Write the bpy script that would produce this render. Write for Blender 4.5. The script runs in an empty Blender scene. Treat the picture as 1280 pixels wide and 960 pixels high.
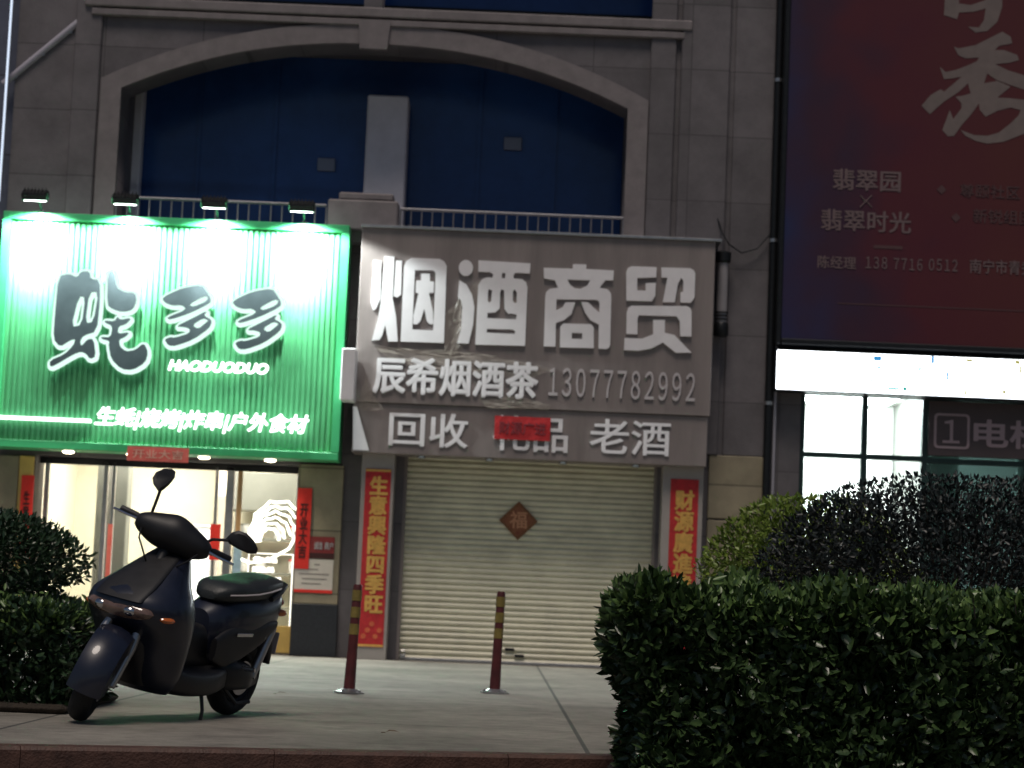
import bpy, math, random
import numpy as np
from mathutils import Vector, Matrix
random.seed(7); rng = np.random.default_rng(7)
S = bpy.context.scene; COL = S.collection
rad = math.radians

# ------------------------------------------------------------------ camera
F_PX, PITCH, ROLL, CAMH = 2800.0, rad(5.7), rad(2.4), 0.65
_F = Vector((0, math.cos(PITCH), math.sin(PITCH))); _R = Vector((1, 0, 0)); _U = _R.cross(_F)
CR = math.cos(ROLL)*_R + math.sin(ROLL)*_U
CU = -math.sin(ROLL)*_R + math.cos(ROLL)*_U
cam = bpy.data.cameras.new('camera'); co = bpy.data.objects.new('camera', cam); COL.objects.link(co)
m = Matrix((CR, CU, -_F)).transposed().to_4x4(); m.translation = (0, 0, CAMH); co.matrix_world = m
cam.sensor_width = 36; cam.lens = 36*F_PX/1280; cam.clip_start = .1; cam.clip_end = 2000
S.camera = co
cam.dof.use_dof = True; cam.dof.focus_distance = 9.6; cam.dof.aperture_fstop = 5.2
def P(px, py, Y):
    """measured point of the photo -> (X, Z) on the vertical plane at depth Y"""
    d = CR*((px-640)/F_PX) - CU*((py-480)/F_PX) + _F
    t = Y/d.y
    return d.x*t, CAMH + d.z*t

# ------------------------------------------------------------------ world, sun
w = bpy.data.worlds.new('World'); S.world = w; w.use_nodes = True
nt = w.node_tree; bg = nt.nodes['Background']
sky = nt.nodes.new('ShaderNodeTexSky'); sky.sky_type = 'NISHITA'; sky.sun_disc = False
SUN_EL, SUN_AZ = rad(66), rad(190)
sky.sun_elevation = SUN_EL; sky.sun_rotation = SUN_AZ
nt.links.new(sky.outputs[0], bg.inputs[0]); bg.inputs[1].default_value = 0.026
sl = bpy.data.lights.new('sun', 'SUN'); sl.energy = 1.5; sl.angle = rad(20); sl.color = (1, .88, .78)
so = bpy.data.objects.new('sun', sl); COL.objects.link(so)
sd = Vector((math.sin(SUN_AZ)*math.cos(SUN_EL), math.cos(SUN_AZ)*math.cos(SUN_EL), math.sin(SUN_EL)))
so.rotation_euler = sd.to_track_quat('Z', 'Y').to_euler(); so.location = sd*30
vs = S.view_settings; vs.view_transform = 'Standard'; vs.look = 'None'; vs.gamma = 1; vs.exposure = 0.12
try: S.cycles.use_denoising = True
except Exception: pass
S.cycles.max_bounces = 8; S.cycles.transparent_max_bounces = 12; S.cycles.sample_clamp_indirect = 6

# ------------------------------------------------------------------ materials
def mat(name, col, rough=.6, metal=0, var=0, scale=8, bump=0, bscale=60, emit=None, estr=0, coat=0, col2=None, spec=.5, stretch=None):
    mt = bpy.data.materials.new(name); mt.use_nodes = True; n = mt.node_tree.nodes; l = mt.node_tree.links
    b = n['Principled BSDF']; b.inputs['Base Color'].default_value = (*col, 1)
    b.inputs['Roughness'].default_value = rough; b.inputs['Metallic'].default_value = metal
    b.inputs['Coat Weight'].default_value = coat; b.inputs['Specular IOR Level'].default_value = spec
    if emit: b.inputs['Emission Color'].default_value = (*emit, 1); b.inputs['Emission Strength'].default_value = estr
    tc = n.new('ShaderNodeTexCoord')
    src = tc.outputs['Object']
    if stretch:
        mp = n.new('ShaderNodeMapping'); mp.inputs['Scale'].default_value = stretch; l.new(src, mp.inputs[0]); src = mp.outputs[0]
    if var or col2:
        t = n.new('ShaderNodeTexNoise'); t.inputs['Scale'].default_value = scale; t.inputs['Detail'].default_value = 8
        t.inputs['Roughness'].default_value = .65
        l.new(src, t.inputs[0])
        r = n.new('ShaderNodeValToRGB'); r.color_ramp.elements[0].position = .3; r.color_ramp.elements[1].position = .7
        c2 = col2 or tuple(c*(1+var) for c in col); c1 = col if col2 else tuple(c*(1-var) for c in col)
        r.color_ramp.elements[0].color = (*c1, 1); r.color_ramp.elements[1].color = (*c2, 1)
        l.new(t.outputs['Fac'], r.inputs[0]); l.new(r.outputs[0], b.inputs['Base Color'])
        mr = n.new('ShaderNodeMapRange'); mr.inputs[3].default_value = max(0, rough-.12); mr.inputs[4].default_value = min(1, rough+.12)
        l.new(t.outputs['Fac'], mr.inputs[0]); l.new(mr.outputs[0], b.inputs['Roughness'])
    if bump:
        t2 = n.new('ShaderNodeTexNoise'); t2.inputs['Scale'].default_value = bscale; t2.inputs['Detail'].default_value = 5
        l.new(src, t2.inputs[0]); bp = n.new('ShaderNodeBump'); bp.inputs['Strength'].default_value = bump; bp.inputs['Distance'].default_value = .02
        l.new(t2.outputs['Fac'], bp.inputs['Height']); l.new(bp.outputs[0], b.inputs['Normal'])
    return mt
def stone(name, col, bw, bh, mortar=.012, dark=.45, var=.18, xz=True):
    """cladding slabs with fine joints, laid in real metres"""
    mt = mat(name, col, .62, bump=.12, bscale=45); n = mt.node_tree.nodes; l = mt.node_tree.links; b = n['Principled BSDF']
    tc = n.new('ShaderNodeTexCoord'); sp = n.new('ShaderNodeSeparateXYZ'); cb = n.new('ShaderNodeCombineXYZ')
    l.new(tc.outputs['Object'], sp.inputs[0]); l.new(sp.outputs[0], cb.inputs[0]); l.new(sp.outputs[2 if xz else 1], cb.inputs[1])
    br = n.new('ShaderNodeTexBrick'); br.offset = 0 if xz else .5; br.inputs['Scale'].default_value = 1
    br.inputs['Brick Width'].default_value = bw; br.inputs['Row Height'].default_value = bh
    br.inputs['Mortar Size'].default_value = mortar; br.inputs['Mortar Smooth'].default_value = .4; br.inputs['Bias'].default_value = 0
    br.inputs['Color1'].default_value = (*[c*(1-var) for c in col], 1); br.inputs['Color2'].default_value = (*[c*(1+var) for c in col], 1)
    br.inputs['Mortar'].default_value = (*[c*dark for c in col], 1); l.new(cb.outputs[0], br.inputs[0])
    t = n.new('ShaderNodeTexNoise'); t.inputs['Scale'].default_value = 2.2; t.inputs['Detail'].default_value = 10; t.inputs['Roughness'].default_value = .7
    l.new(tc.outputs['Object'], t.inputs[0])
    mr = n.new('ShaderNodeMapRange'); mr.inputs[1].default_value = .3; mr.inputs[2].default_value = .7; mr.inputs[3].default_value = .72; mr.inputs[4].default_value = 1.2
    l.new(t.outputs['Fac'], mr.inputs[0])
    mx = n.new('ShaderNodeMix'); mx.data_type = 'RGBA'; mx.blend_type = 'MULTIPLY'; mx.inputs[0].default_value = 1
    l.new(br.outputs['Color'], mx.inputs[6]); l.new(mr.outputs[0], mx.inputs[7]); l.new(mx.outputs[2], b.inputs['Base Color'])
    return mt
def emis(name, col, s):
    mt = bpy.data.materials.new(name); mt.use_nodes = True; n = mt.node_tree.nodes
    n.remove(n['Principled BSDF']); e = n.new('ShaderNodeEmission'); e.inputs[0].default_value = (*col, 1); e.inputs[1].default_value = s
    mt.node_tree.links.new(e.outputs[0], n['Material Output'].inputs[0]); return mt
def glass(name, tint=(.95, .97, .96), refl=.9):
    mt = bpy.data.materials.new(name); mt.use_nodes = True; n = mt.node_tree.nodes; l = mt.node_tree.links
    n.remove(n['Principled BSDF']); t = n.new('ShaderNodeBsdfTransparent'); t.inputs[0].default_value = (*tint, 1)
    g = n.new('ShaderNodeBsdfGlossy'); g.inputs['Roughness'].default_value = .03
    f = n.new('ShaderNodeFresnel'); f.inputs[0].default_value = 1.5; mx = n.new('ShaderNodeMixShader')
    l.new(f.outputs[0], mx.inputs[0]); l.new(t.outputs[0], mx.inputs[1]); l.new(g.outputs[0], mx.inputs[2]); l.new(mx.outputs[0], n['Material Output'].inputs[0])
    return mt
M = {}
M['stone'] = stone('stone_cladding', (.125, .114, .122), 1.15, .78, mortar=.008, dark=.6)
M['stone_left'] = stone('stone_cladding_cool', (.085, .095, .14), 1.3, .95)
M['stone_trim'] = mat('stone_trim', (.19, .168, .172), .6, var=.18, scale=5, bump=.1)
M['stone_pier'] = stone('pier_stone', (.29, .25, .17), .9, .72)
M['pillar'] = mat('painted_pillar', (.62, .60, .66), .7, var=.1, scale=4)
M['navy_glass'] = mat('blue_tinted_glass', (.022, .070, .235), .16, var=.5, scale=.35, spec=.35)
M['dark_metal'] = mat('dark_metal', (.02, .022, .025), .45, metal=.6, var=.2, scale=20)
M['steel'] = mat('brushed_steel', (.45, .45, .46), .33, metal=.9, var=.12, scale=18)
M['green_panel'] = mat('green_panel', (.075, .36, .15), .5, var=.10, scale=3, bump=.04)
M['green_frame'] = mat('green_frame', (.05, .42, .16), .45, var=.08, scale=4)
M['grey_panel'] = mat('grey_aluminium_panel', (.225, .193, .185), .42, var=.16, scale=1.4, stretch=(3, 1, .4), bump=.05, bscale=5)
M['jamb'] = mat('jamb_panel', (.34, .31, .29), .42, var=.09, scale=2.5)
M['letter_white'] = mat('white_acrylic', (.80, .78, .80), .38, var=.05, scale=5)
M['letter_grey'] = mat('clear_number_acrylic', (.50, .46, .47), .35)
M['letter_dark'] = mat('dark_letter_face', (.035, .05, .055), .4, var=.15, scale=6)
M['halo'] = emis('backlit_acrylic', (.72, 1, .88), 1.15)
M['letter_lit'] = emis('lit_white_acrylic', (.9, 1, .96), 3)
M['rail'] = mat('painted_rail', (.20, .20, .22), .4, metal=.3, var=.2, scale=15)
M['shutter'] = mat('shutter_slats', (.72, .69, .53), .45, var=.16, scale=1.6, stretch=(1.6, 1, 3))
M['red_paper'] = mat('red_paper', (.46, .018, .022), .6, var=.25, scale=12, bump=.3, bscale=14)
M['red_bright'] = mat('bright_red_paper', (.75, .03, .02), .55, var=.12, scale=10)
M['pink_paper'] = mat('faded_red_banner', (.75, .10, .08), .6, col2=(.8, .22, .18), scale=14, bump=.3, bscale=12)
M['gold'] = mat('gold_print', (.70, .40, .10), .45, metal=.25, var=.2, scale=30)
M['dark_ink'] = mat('dark_ink', (.05, .01, .01), .6)
M['concrete'] = None
M['kerb'] = mat('red_granite_kerb', (.085, .042, .030), .6, var=.4, scale=14, bump=.3, bscale=90)
M['asphalt'] = mat('asphalt', (.05, .042, .042), .8, var=.3, scale=25, bump=.6, bscale=160)
M['soil'] = mat('soil', (.03, .022, .015), .95, var=.4, scale=20, bump=.8, bscale=40)
M['tyre'] = mat('tyre_rubber', (.012, .012, .013), .8, var=.2, scale=30, bump=.3, bscale=80)
M['scooter'] = mat('dark_blue_paint', (.009, .012, .026), .36, coat=.4, var=.3, scale=5)  # dark paint; the bluish tint of lens flare is put into the colour
M['scooter_black'] = mat('black_plastic', (.010, .010, .012), .5, var=.2, scale=14, bump=.06, bscale=200)
M['seat'] = mat('seat_vinyl', (.020, .024, .025), .45, var=.2, scale=9, bump=.15, bscale=120)
M['chrome'] = mat('chrome', (.6, .6, .62), .15, metal=1)
M['lens'] = mat('headlight_lens', (.16, .10, .08), .08, coat=1, var=.5, scale=14)
M['amber'] = mat('amber_lens', (.55, .13, .02), .12, coat=1)
M['redlens'] = mat('red_lens', (.3, .01, .01), .15, coat=1)
M['cream'] = mat('cream_plaster', (.70, .66, .55), .7, var=.05, scale=3)
M['white_wall'] = mat('white_plaster', (.72, .72, .68), .7, var=.04, scale=3)
M['grey_cab'] = mat('grey_cabinet', (.20, .20, .18), .5, var=.1, scale=4)
M['yellow'] = mat('yellow_panel', (.62, .42, .12), .5, var=.1, scale=6)
M['plinth'] = mat('dark_granite_plinth', (.022, .024, .030), .35, var=.3, scale=30)
M['teal_frame'] = mat('dark_green_frame', (.012, .035, .032), .4, var=.2, scale=10)
M['brown_sign'] = mat('brown_sign_face', (.075, .055, .058), .5, var=.1, scale=3)
M['ceil_light'] = emis('ceiling_panel_light', (1, .95, .82), 30)
M['ceil_cool'] = emis('cool_ceiling_light', (.86, .96, 1), 40)
M['bulb'] = emis('downlight_glow', (1, .86, .62), 14)
M['bulb_white'] = emis('flood_glass_glow', (.92, 1, .97), 25)
M['lightbox'] = emis('light_box_face', (.90, .95, 1), 5)
M['neon'] = emis('white_neon', (1, .97, .82), 4)
M['menu_print'] = emis('lit_menu_lettering', (1, .97, .86), 2.4)
M['glass'] = glass('clear_glass')
M['tealglass'] = glass('green_tinted_glass', (.55, .72, .70))
M['leaf'] = None
M['wood_strip'] = mat('wood_strip', (.45, .27, .13), .5, var=.2, scale=20, stretch=(1, 1, .1))
M['pole_white'] = mat('white_pole', (.7, .75, .85), .4)

def leafmat(name, c1, c2, rough=.38):
    mt = mat(name, c1, rough, col2=c2, scale=55); b = mt.node_tree.nodes['Principled BSDF']
    b.inputs['Transmission Weight'].default_value = 0
    b.inputs['Subsurface Weight'].default_value = 0
    return mt
M['leaf_hedge'] = leafmat('glossy_hedge_leaf', (.024, .052, .020), (.065, .11, .036), .30)
M['leaf_young'] = leafmat('young_hedge_leaf', (.07, .15, .04), (.15, .22, .06), .4)  # lighter copy of the hedge green; light on the tops put into the colour
M['leaf_dark'] = leafmat('dark_purple_leaf', (.010, .015, .016), (.022, .030, .028), .45)
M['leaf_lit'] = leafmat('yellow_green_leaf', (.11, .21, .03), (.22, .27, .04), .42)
M['leaf_left'] = leafmat('deep_green_leaf', (.016, .040, .020), (.035, .070, .028), .36)
M['twig'] = mat('twig_bark', (.030, .024, .018), .85, var=.3, scale=30)

# concrete pavement with saw joints and stains
def concrete():
    mt = mat('pavement_concrete', (.25, .25, .23), .7, bump=.25, bscale=120); n = mt.node_tree.nodes; l = mt.node_tree.links; b = n['Principled BSDF']
    tc = n.new('ShaderNodeTexCoord')
    mp = n.new('ShaderNodeMapping'); mp.inputs['Location'].default_value = (2.28, .6, 0); l.new(tc.outputs['Object'], mp.inputs[0])
    br = n.new('ShaderNodeTexBrick'); br.offset = 0; br.inputs['Scale'].default_value = 1; br.inputs['Brick Width'].default_value = 2.7; br.inputs['Row Height'].default_value = 3.2
    br.inputs['Mortar Size'].default_value = .012; br.inputs['Color1'].default_value = (.245, .228, .195, 1); br.inputs['Color2'].default_value = (.275, .258, .222, 1)
    br.inputs['Mortar'].default_value = (.09, .09, .08, 1); l.new(mp.outputs[0], br.inputs[0])
    prev = br.outputs['Color']
    for sc, lo, hi, a, c in ((.8, .3, .7, .68, 1.18), (3.1, .52, .66, 1.03, .78), (9, .35, .65, .84, 1.1), (24, .60, .72, 1, .62), (140, .3, .7, .75, 1.22)):
        t = n.new('ShaderNodeTexNoise'); t.inputs['Scale'].default_value = sc; t.inputs['Detail'].default_value = 8; l.new(tc.outputs['Object'], t.inputs[0])
        mr = n.new('ShaderNodeMapRange'); mr.inputs[1].default_value = lo; mr.inputs[2].default_value = hi; mr.inputs[3].default_value = a; mr.inputs[4].default_value = c
        l.new(t.outputs['Fac'], mr.inputs[0])
        mx = n.new('ShaderNodeMix'); mx.data_type = 'RGBA'; mx.blend_type = 'MULTIPLY'; mx.inputs[0].default_value = 1
        l.new(prev, mx.inputs[6]); l.new(mr.outputs[0], mx.inputs[7]); prev = mx.outputs[2]
    l.new(prev, b.inputs['Base Color']); return mt
M['concrete'] = concrete()
# printed gradient of the billboard: navy at lower left, dark red elsewhere
def board():
    mt = mat('printed_billboard', (.1, .02, .03), .45); n = mt.node_tree.nodes; l = mt.node_tree.links; b = n['Principled BSDF']
    tc = n.new('ShaderNodeTexCoord'); sp = n.new('ShaderNodeSeparateXYZ'); l.new(tc.outputs['Generated'], sp.inputs[0])
    nz = n.new('ShaderNodeTexNoise'); nz.inputs['Scale'].default_value = 1.1; nz.inputs['Detail'].default_value = 2; l.new(tc.outputs['Object'], nz.inputs[0])
    a = n.new('ShaderNodeMath'); a.operation = 'MULTIPLY_ADD'; a.inputs[1].default_value = 1.5; l.new(sp.outputs[0], a.inputs[0])
    z = n.new('ShaderNodeMath'); z.operation = 'MULTIPLY_ADD'; z.inputs[1].default_value = .22; z.inputs[2].default_value = -.30; l.new(sp.outputs[2], z.inputs[0]); l.new(z.outputs[0], a.inputs[2])
    s = n.new('ShaderNodeMath'); s.operation = 'MULTIPLY_ADD'; s.inputs[1].default_value = .7; l.new(nz.outputs['Fac'], s.inputs[0]); l.new(a.outputs[0], s.inputs[2])
    r = n.new('ShaderNodeValToRGB'); e = r.color_ramp.elements; e[0].position = .0; e[0].color = (.014, .018, .075, 1); e[1].position = 1; e[1].color = (.085, .016, .014, 1)
    x = e.new(.26); x.color = (.036, .010, .028, 1); x = e.new(.5); x.color = (.075, .008, .016, 1)
    l.new(s.outputs[0], r.inputs[0]); l.new(r.outputs[0], b.inputs['Base Color']); return mt
M['board'] = board()
def lightbox_mat():
    mt = emis('light_box_print', (.9, .95, 1), 5); n = mt.node_tree.nodes; l = mt.node_tree.links
    return mt

# ------------------------------------------------------------------ object helpers
def tag(o, label=None, cat=None, group=None, kind=None):
    if label: o['label'] = label
    if cat: o['category'] = cat
    if group: o['group'] = group
    if kind: o['kind'] = kind
    return o
def thing(name, loc, label, cat, group=None, rz=0):
    o = bpy.data.objects.new(name, None); COL.objects.link(o); o.location = loc; o.rotation_euler = (0, 0, rz); o.empty_display_size = .1
    return tag(o, label, cat, group)
def link(name, me, mt, parent=None, smooth=False, world=True):
    o = bpy.data.objects.new(name, me); COL.objects.link(o)
    if mt and not me.materials: me.materials.append(mt)
    if smooth:
        me.polygons.foreach_set('use_smooth', [True]*len(me.polygons))
    if parent:
        o.parent = parent
        if world:   # geometry was written in world metres
            off = Vector((0, 0, 0)); q = parent
            bpy.context.view_layer.update()
            me.transform(parent.matrix_world.inverted())
    return o
class MB:
    def __init__(s): s.v = []; s.f = []
    def add(s, v, f):
        b = len(s.v); s.v += [tuple(x) for x in v]; s.f += [tuple(b+i for i in q) for q in f]; return s
    def box(s, x0, x1, y0, y1, z0, z1, c=0):
        x0, x1 = sorted((x0, x1)); y0, y1 = sorted((y0, y1)); z0, z1 = sorted((z0, z1))
        if c:   # chamfered on the vertical and front edges
            c = min(c, (x1-x0)*.45, (y1-y0)*.45, (z1-z0)*.45)
            v = []
            for (x, y, z) in [(a, b_, d) for a in (0, 1) for b_ in (0, 1) for d in (0, 1)]:
                X = (x0, x1)[x]; Y = (y0, y1)[y]; Z = (z0, z1)[z]; ix = c if x == 0 else -c; iy = c if y == 0 else -c; iz = c if z == 0 else -c
                v += [(X, Y+iy, Z+iz), (X+ix, Y, Z+iz), (X+ix, Y+iy, Z)]
            import bmesh
            bm = bmesh.new(); [bm.verts.new(q) for q in v]; bmesh.ops.convex_hull(bm, input=bm.verts[:])
            bm.verts.index_update()
            s.add([q.co[:] for q in bm.verts], [[q.index for q in f.verts] for f in bm.faces]); bm.free(); return s
        v = [(x, y, z) for z in (z0, z1) for y in (y0, y1) for x in (x0, x1)]
        return s.add(v, [(0, 2, 3, 1), (4, 5, 7, 6), (0, 1, 5, 4), (2, 6, 7, 3), (0, 4, 6, 2), (1, 3, 7, 5)])
    def loft(s, rings, caps=True):
        n = len(rings[0]); v = [p for r in rings for p in r]; f = []
        for i in range(len(rings)-1):
            for j in range(n):
                k = (j+1) % n; f.append((i*n+j, i*n+k, (i+1)*n+k, (i+1)*n+j))
        if caps: f.append(tuple(range(n))[::-1]); f.append(tuple((len(rings)-1)*n+j for j in range(n)))
        return s.add(v, f)
    def tube(s, pts, r, n=10, flat=1):
        pts = [Vector(p) for p in pts]; rs = r if isinstance(r, (list, tuple)) else [r]*len(pts); rings = []
        up = Vector((0, 0, 1))
        for i, p in enumerate(pts):
            t = (pts[min(i+1, len(pts)-1)]-pts[max(i-1, 0)]).normalized()
            a = t.cross(up if abs(t.z) < .95 else Vector((0, 1, 0))).normalized(); b = t.cross(a)
            rings.append([p + a*math.cos(2*math.pi*k/n)*rs[i] + b*math.sin(2*math.pi*k/n)*rs[i]*flat for k in range(n)])
        return s.loft(rings)
    def lathe(s, c, axis, prof, n=24):
        """prof: (offset along axis, radius)"""
        c = Vector(c); ax = Vector(axis).normalized(); a = ax.orthogonal().normalized(); b = ax.cross(a)
        return s.loft([[c + ax*h + (a*math.cos(2*math.pi*k/n)+b*math.sin(2*math.pi*k/n))*r for k in range(n)] for h, r in prof])
    def ell(s, c, rx, ry, rz, R=None, n=16, mth=8):
        c = Vector(c); rings = []
        for i in range(mth+1):
            t = math.pi*(i+.02)/(mth+.04); ring = []
            for k in range(n):
                q = Vector((rx*math.sin(t)*math.cos(2*math.pi*k/n), ry*math.sin(t)*math.sin(2*math.pi*k/n), rz*math.cos(t)))
                if R: q = R @ q
                ring.append(c+q)
            rings.append(ring)
        return s.loft(rings)
    def mesh(s, name):
        me = bpy.data.meshes.new(name); me.from_pydata(s.v, [], s.f); me.update()
        import bmesh
        bm = bmesh.new(); bm.from_mesh(me); bmesh.ops.recalc_face_normals(bm, faces=bm.faces); bm.to_mesh(me); bm.free()
        return me
    def build(s, name, mt, parent=None, smooth=False, xf=None, sharp=None):
        if xf is not None: s.v = [tuple(xf(Vector(p))) for p in s.v]
        me = s.mesh(name); o = link(name, me, mt, parent, smooth)
        if smooth:
            me.set_sharp_from_angle(angle=rad(sharp or 40))
        return o
def plate_mesh(name, polys, Y, depth, offset=0, shift=(0, 0)):
    """flat outlines (X, Z) with holes, even-odd, given a thickness; front face at Y"""
    c = bpy.data.curves.new(name, 'CURVE'); c.dimensions = '2D'; c.fill_mode = 'BOTH'; c.extrude = depth/2; c.offset = offset
    for q in polys:
        sp = c.splines.new('POLY'); sp.points.add(len(q)-1)
        for i, (x, z) in enumerate(q): sp.points[i].co = (x+shift[0], z+shift[1], 0, 1)
        sp.use_cyclic_u = True
    o = bpy.data.objects.new(name, c); COL.objects.link(o); bpy.context.view_layer.update()
    me = bpy.data.meshes.new_from_object(o.evaluated_get(bpy.context.evaluated_depsgraph_get()))
    bpy.data.objects.remove(o); bpy.data.curves.remove(c)
    me.transform(Matrix.Translation((0, Y+depth/2, 0)) @ Matrix.Rotation(rad(90), 4, 'X')); me.name = name
    return me
def plate(name, polys, Y, depth, mt, parent=None, offset=0, shift=(0, 0)):
    return link(name, plate_mesh(name, polys, Y, depth, offset, shift), mt, parent)
def rect(x0, x1, z0, z1): return [(x0, z0), (x1, z0), (x1, z1), (x0, z1)]
def text(name, s, x, z, Y, h, mt, parent=None, depth=.01, bold=0, w=None, shear=0, center=False, vertical=False, spacing=1):
    """lettering facing the street; (x, z) lower left of the ink, h = ink height, w = ink width.
    Weight: the thin strokes are laid again around a small circle, each a hair further back."""
    import bmesh
    s = s.translate({ord(c_): ord(c_)+0xFEE0 for c_ in '0123456789'})
    c = bpy.data.curves.new(name, 'FONT'); c.body = s; c.size = 1; c.shear = shear; c.resolution_u = 3; c.space_character = spacing
    if vertical: c.body = '\n'.join(s); c.space_line = 1.0*spacing
    o = bpy.data.objects.new(name, c); COL.objects.link(o); bpy.context.view_layer.update()
    me = bpy.data.meshes.new_from_object(o.evaluated_get(bpy.context.evaluated_depsgraph_get())); bpy.data.objects.remove(o); bpy.data.curves.remove(c)
    vs_ = [v.co.copy() for v in me.vertices]
    x0 = min(v.x for v in vs_); x1 = max(v.x for v in vs_); y0 = min(v.y for v in vs_); y1 = max(v.y for v in vs_)
    b = max(bold, 0)*1.0; sy = h/(y1-y0+2*b); sx = (w/(x1-x0+2*b)) if w else sy
    x0 -= b; x1 += b; y0 -= b; y1 += b
    k_ = 10 if b else 1; V, Fc = [], []
    bm = bmesh.new(); bm.from_mesh(me)
    bmesh.ops.remove_doubles(bm, verts=bm.verts, dist=1e-5)
    if depth:
        rg_ = bmesh.ops.extrude_face_region(bm, geom=bm.faces[:])
        for e in rg_['geom']:
            if isinstance(e, bmesh.types.BMVert): e.co.z += 1
        bmesh.ops.recalc_face_normals(bm, faces=bm.faces)
    bm.verts.index_update(); base = [v.co.copy() for v in bm.verts]; faces = [[v.index for v in f.verts] for f in bm.faces]; bm.free()
    for i in range(k_):
        dx, dy = (b*math.cos(2*math.pi*i/k_), b*math.sin(2*math.pi*i/k_)) if b else (0, 0); o_ = len(V); e_ = .0004*i
        for q in base:
            V.append((x+(q.x+dx-x0)*sx-((x1-x0)*sx/2 if center else 0), Y-(depth if q.z > .5 or not depth else 0)+(e_ if (q.z > .5 or not depth) else 0), z+(q.y+dy-y0)*sy))
        Fc += [tuple(o_+j for j in f) for f in faces]
    me2 = bpy.data.meshes.new(name); me2.from_pydata(V, [], Fc); me2.update(); bpy.data.meshes.remove(me)
    return link(name, me2, mt, parent)

# ================================================================== GROUND
KA, KB = 10.19, .387          # kerb line  Y = KA + KB*X
def quadmesh(pts, z): return MB().add([(x, y, z) for x, y in pts], [(0, 1, 2, 3)])
o = quadmesh([(-400, -200), (400, -200), (400, 600), (-400, 600)], -.13).build('road', M['asphalt']); tag(o, kind='structure')
o = quadmesh([(-24, KA-24*KB), (3.4, KA+3.4*KB), (3.4, 26.4), (-24, 26.4)], 0)
o.add([(3.4, KA+3.4*KB, 0), (24, KA+3.4*KB, 0), (24, 26.4, 0), (3.4, 26.4, 0)], [(0, 1, 2, 3)])
o = o.build('pavement', M['concrete']); tag(o, kind='structure')
kb = MB(); L = math.hypot(1, KB); nx, ny = KB/L, -1/L
x = -16.0
while x < 3.4:                # kerb stones about a metre long
    x2 = x+1.0; a = (x+.0015, KA+KB*(x+.0015)); b = (x2-.0015, KA+KB*(x2-.0015))
    pr = [(0, -.125), (.15, -.125), (.15, -.012), (.138, .003), (0, .003)]
    kb.loft([[(p[0]+nx*d, p[1]+ny*d, z) for d, z in pr] for p in (a, b)]); x += 1.0
tag(kb.build('kerb', M['kerb']), kind='structure')
gb = MB(); x = -16.0          # gutter stones in front of the kerb
while x < 3.4:
    a = (x+.004, KA+KB*(x+.004)); b = (x+.986, KA+KB*(x+.986))
    gb.loft([[(p[0]+nx*d, p[1]+ny*d, z) for d, z in [(.156, -.128), (.50, -.128), (.50, -.112), (.156, -.106)]] for p in (a, b)]); x += .99
tag(gb.build('gutter', M['kerb']), kind='structure')
tag(MB().box(.50, 4.2, 8.75, 10.22, -.128, -.02, .02).build('planting_bed_soil', M['soil']), kind='structure')
tag(MB().box(-6.5, -2.25, 11.75, 13.4, .004, .05, .02).build('planting_bed_soil', M['soil']), kind='structure')

# ================================================================== BUILDING
bld = thing('building', (-1.5, 26, 0), 'stone clad building with a wide arched blue window above the two shops', 'building')
YW = 25.85
zs = lambda z, Y: .65+(z-.65)*Y/26
ARC_X0, ARC_X1, ARC_S, ARC_A = -4.72, 1.22, 6.52, 7.17
cx = (ARC_X0+ARC_X1)/2; hw = (ARC_X1-ARC_X0)/2
def arch(off=0, n=40, z0=4.95):
    pts = [(ARC_X0-off, z0)]
    for i in range(n+1):
        t = -1+2*i/n; pts.append((cx+t*(hw+off), ARC_S+off*.45+(ARC_A-ARC_S+off*.5)*(1-abs(t)**2.2)))
    return pts + [(ARC_X1+off, z0)]
DX0, DX1 = P(45, 570, YW)[0], P(374, 585, YW)[0]
wall_outer = rect(-5.95, 3.02, 0, 12)
holes = [arch(), rect(-5.03, -1.93, 7.62, 9.6), rect(-1.72, 1.74, 7.62, 9.6), rect(DX0, DX1, -.01, 2.18), rect(-1.22, 1.72, -.01, 2.40)]
wall_outer = [(-5.98, 0), (DX0, 0), (DX0, 2.18), (DX1, 2.18), (DX1, 0), (-1.2, 0), (-1.2, 2.42), (1.72, 2.42), (1.72, 0), (3.0, 0), (3.0, 12), (-5.98, 12)]
plate('wall', [wall_outer, arch(), rect(-5.03, -1.93, 7.62, 9.6), rect(-1.72, 1.74, 7.62, 9.6)], YW, .5, M['stone'], bld)
# left bay, a little behind
o = plate('wall', [rect(-14, -5.985, 0, 12)], YW+.12, .5, M['stone_left'], bld)
# upper cornice, arch surround, keystone, pilasters
tr = plate('arch_surround', [arch(.24)[0:1]+arch(.24)[1:-1]+arch(.24)[-1:]+arch(.002)[::-1]], YW-.055, .053, M['stone_trim'], bld)
k = [(-1.95, 7.10), (-1.63, 7.10), (-1.60, 7.45), (-1.98, 7.45)]
plate('keystone', [k], YW-.10, .097, M['stone_trim'], bld)
MB().box(-5.2, 1.95, YW-.09, YW-.002, 7.48, 7.60, .015).box(-5.12, 1.86, YW-.08, YW-.003, 7.38, 7.457, .01).build('cornice', M['stone_trim'], bld)
for x0, x1, d in ((-5.30, -4.99, .05), (1.47, 1.77, .05), (1.83, 2.40, .07), (2.46, 2.94, .03)):
    MB().box(x0, x1, YW-d, YW-.002, 2.5, 12, .012).build('pilaster', M['stone'], bld)
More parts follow.
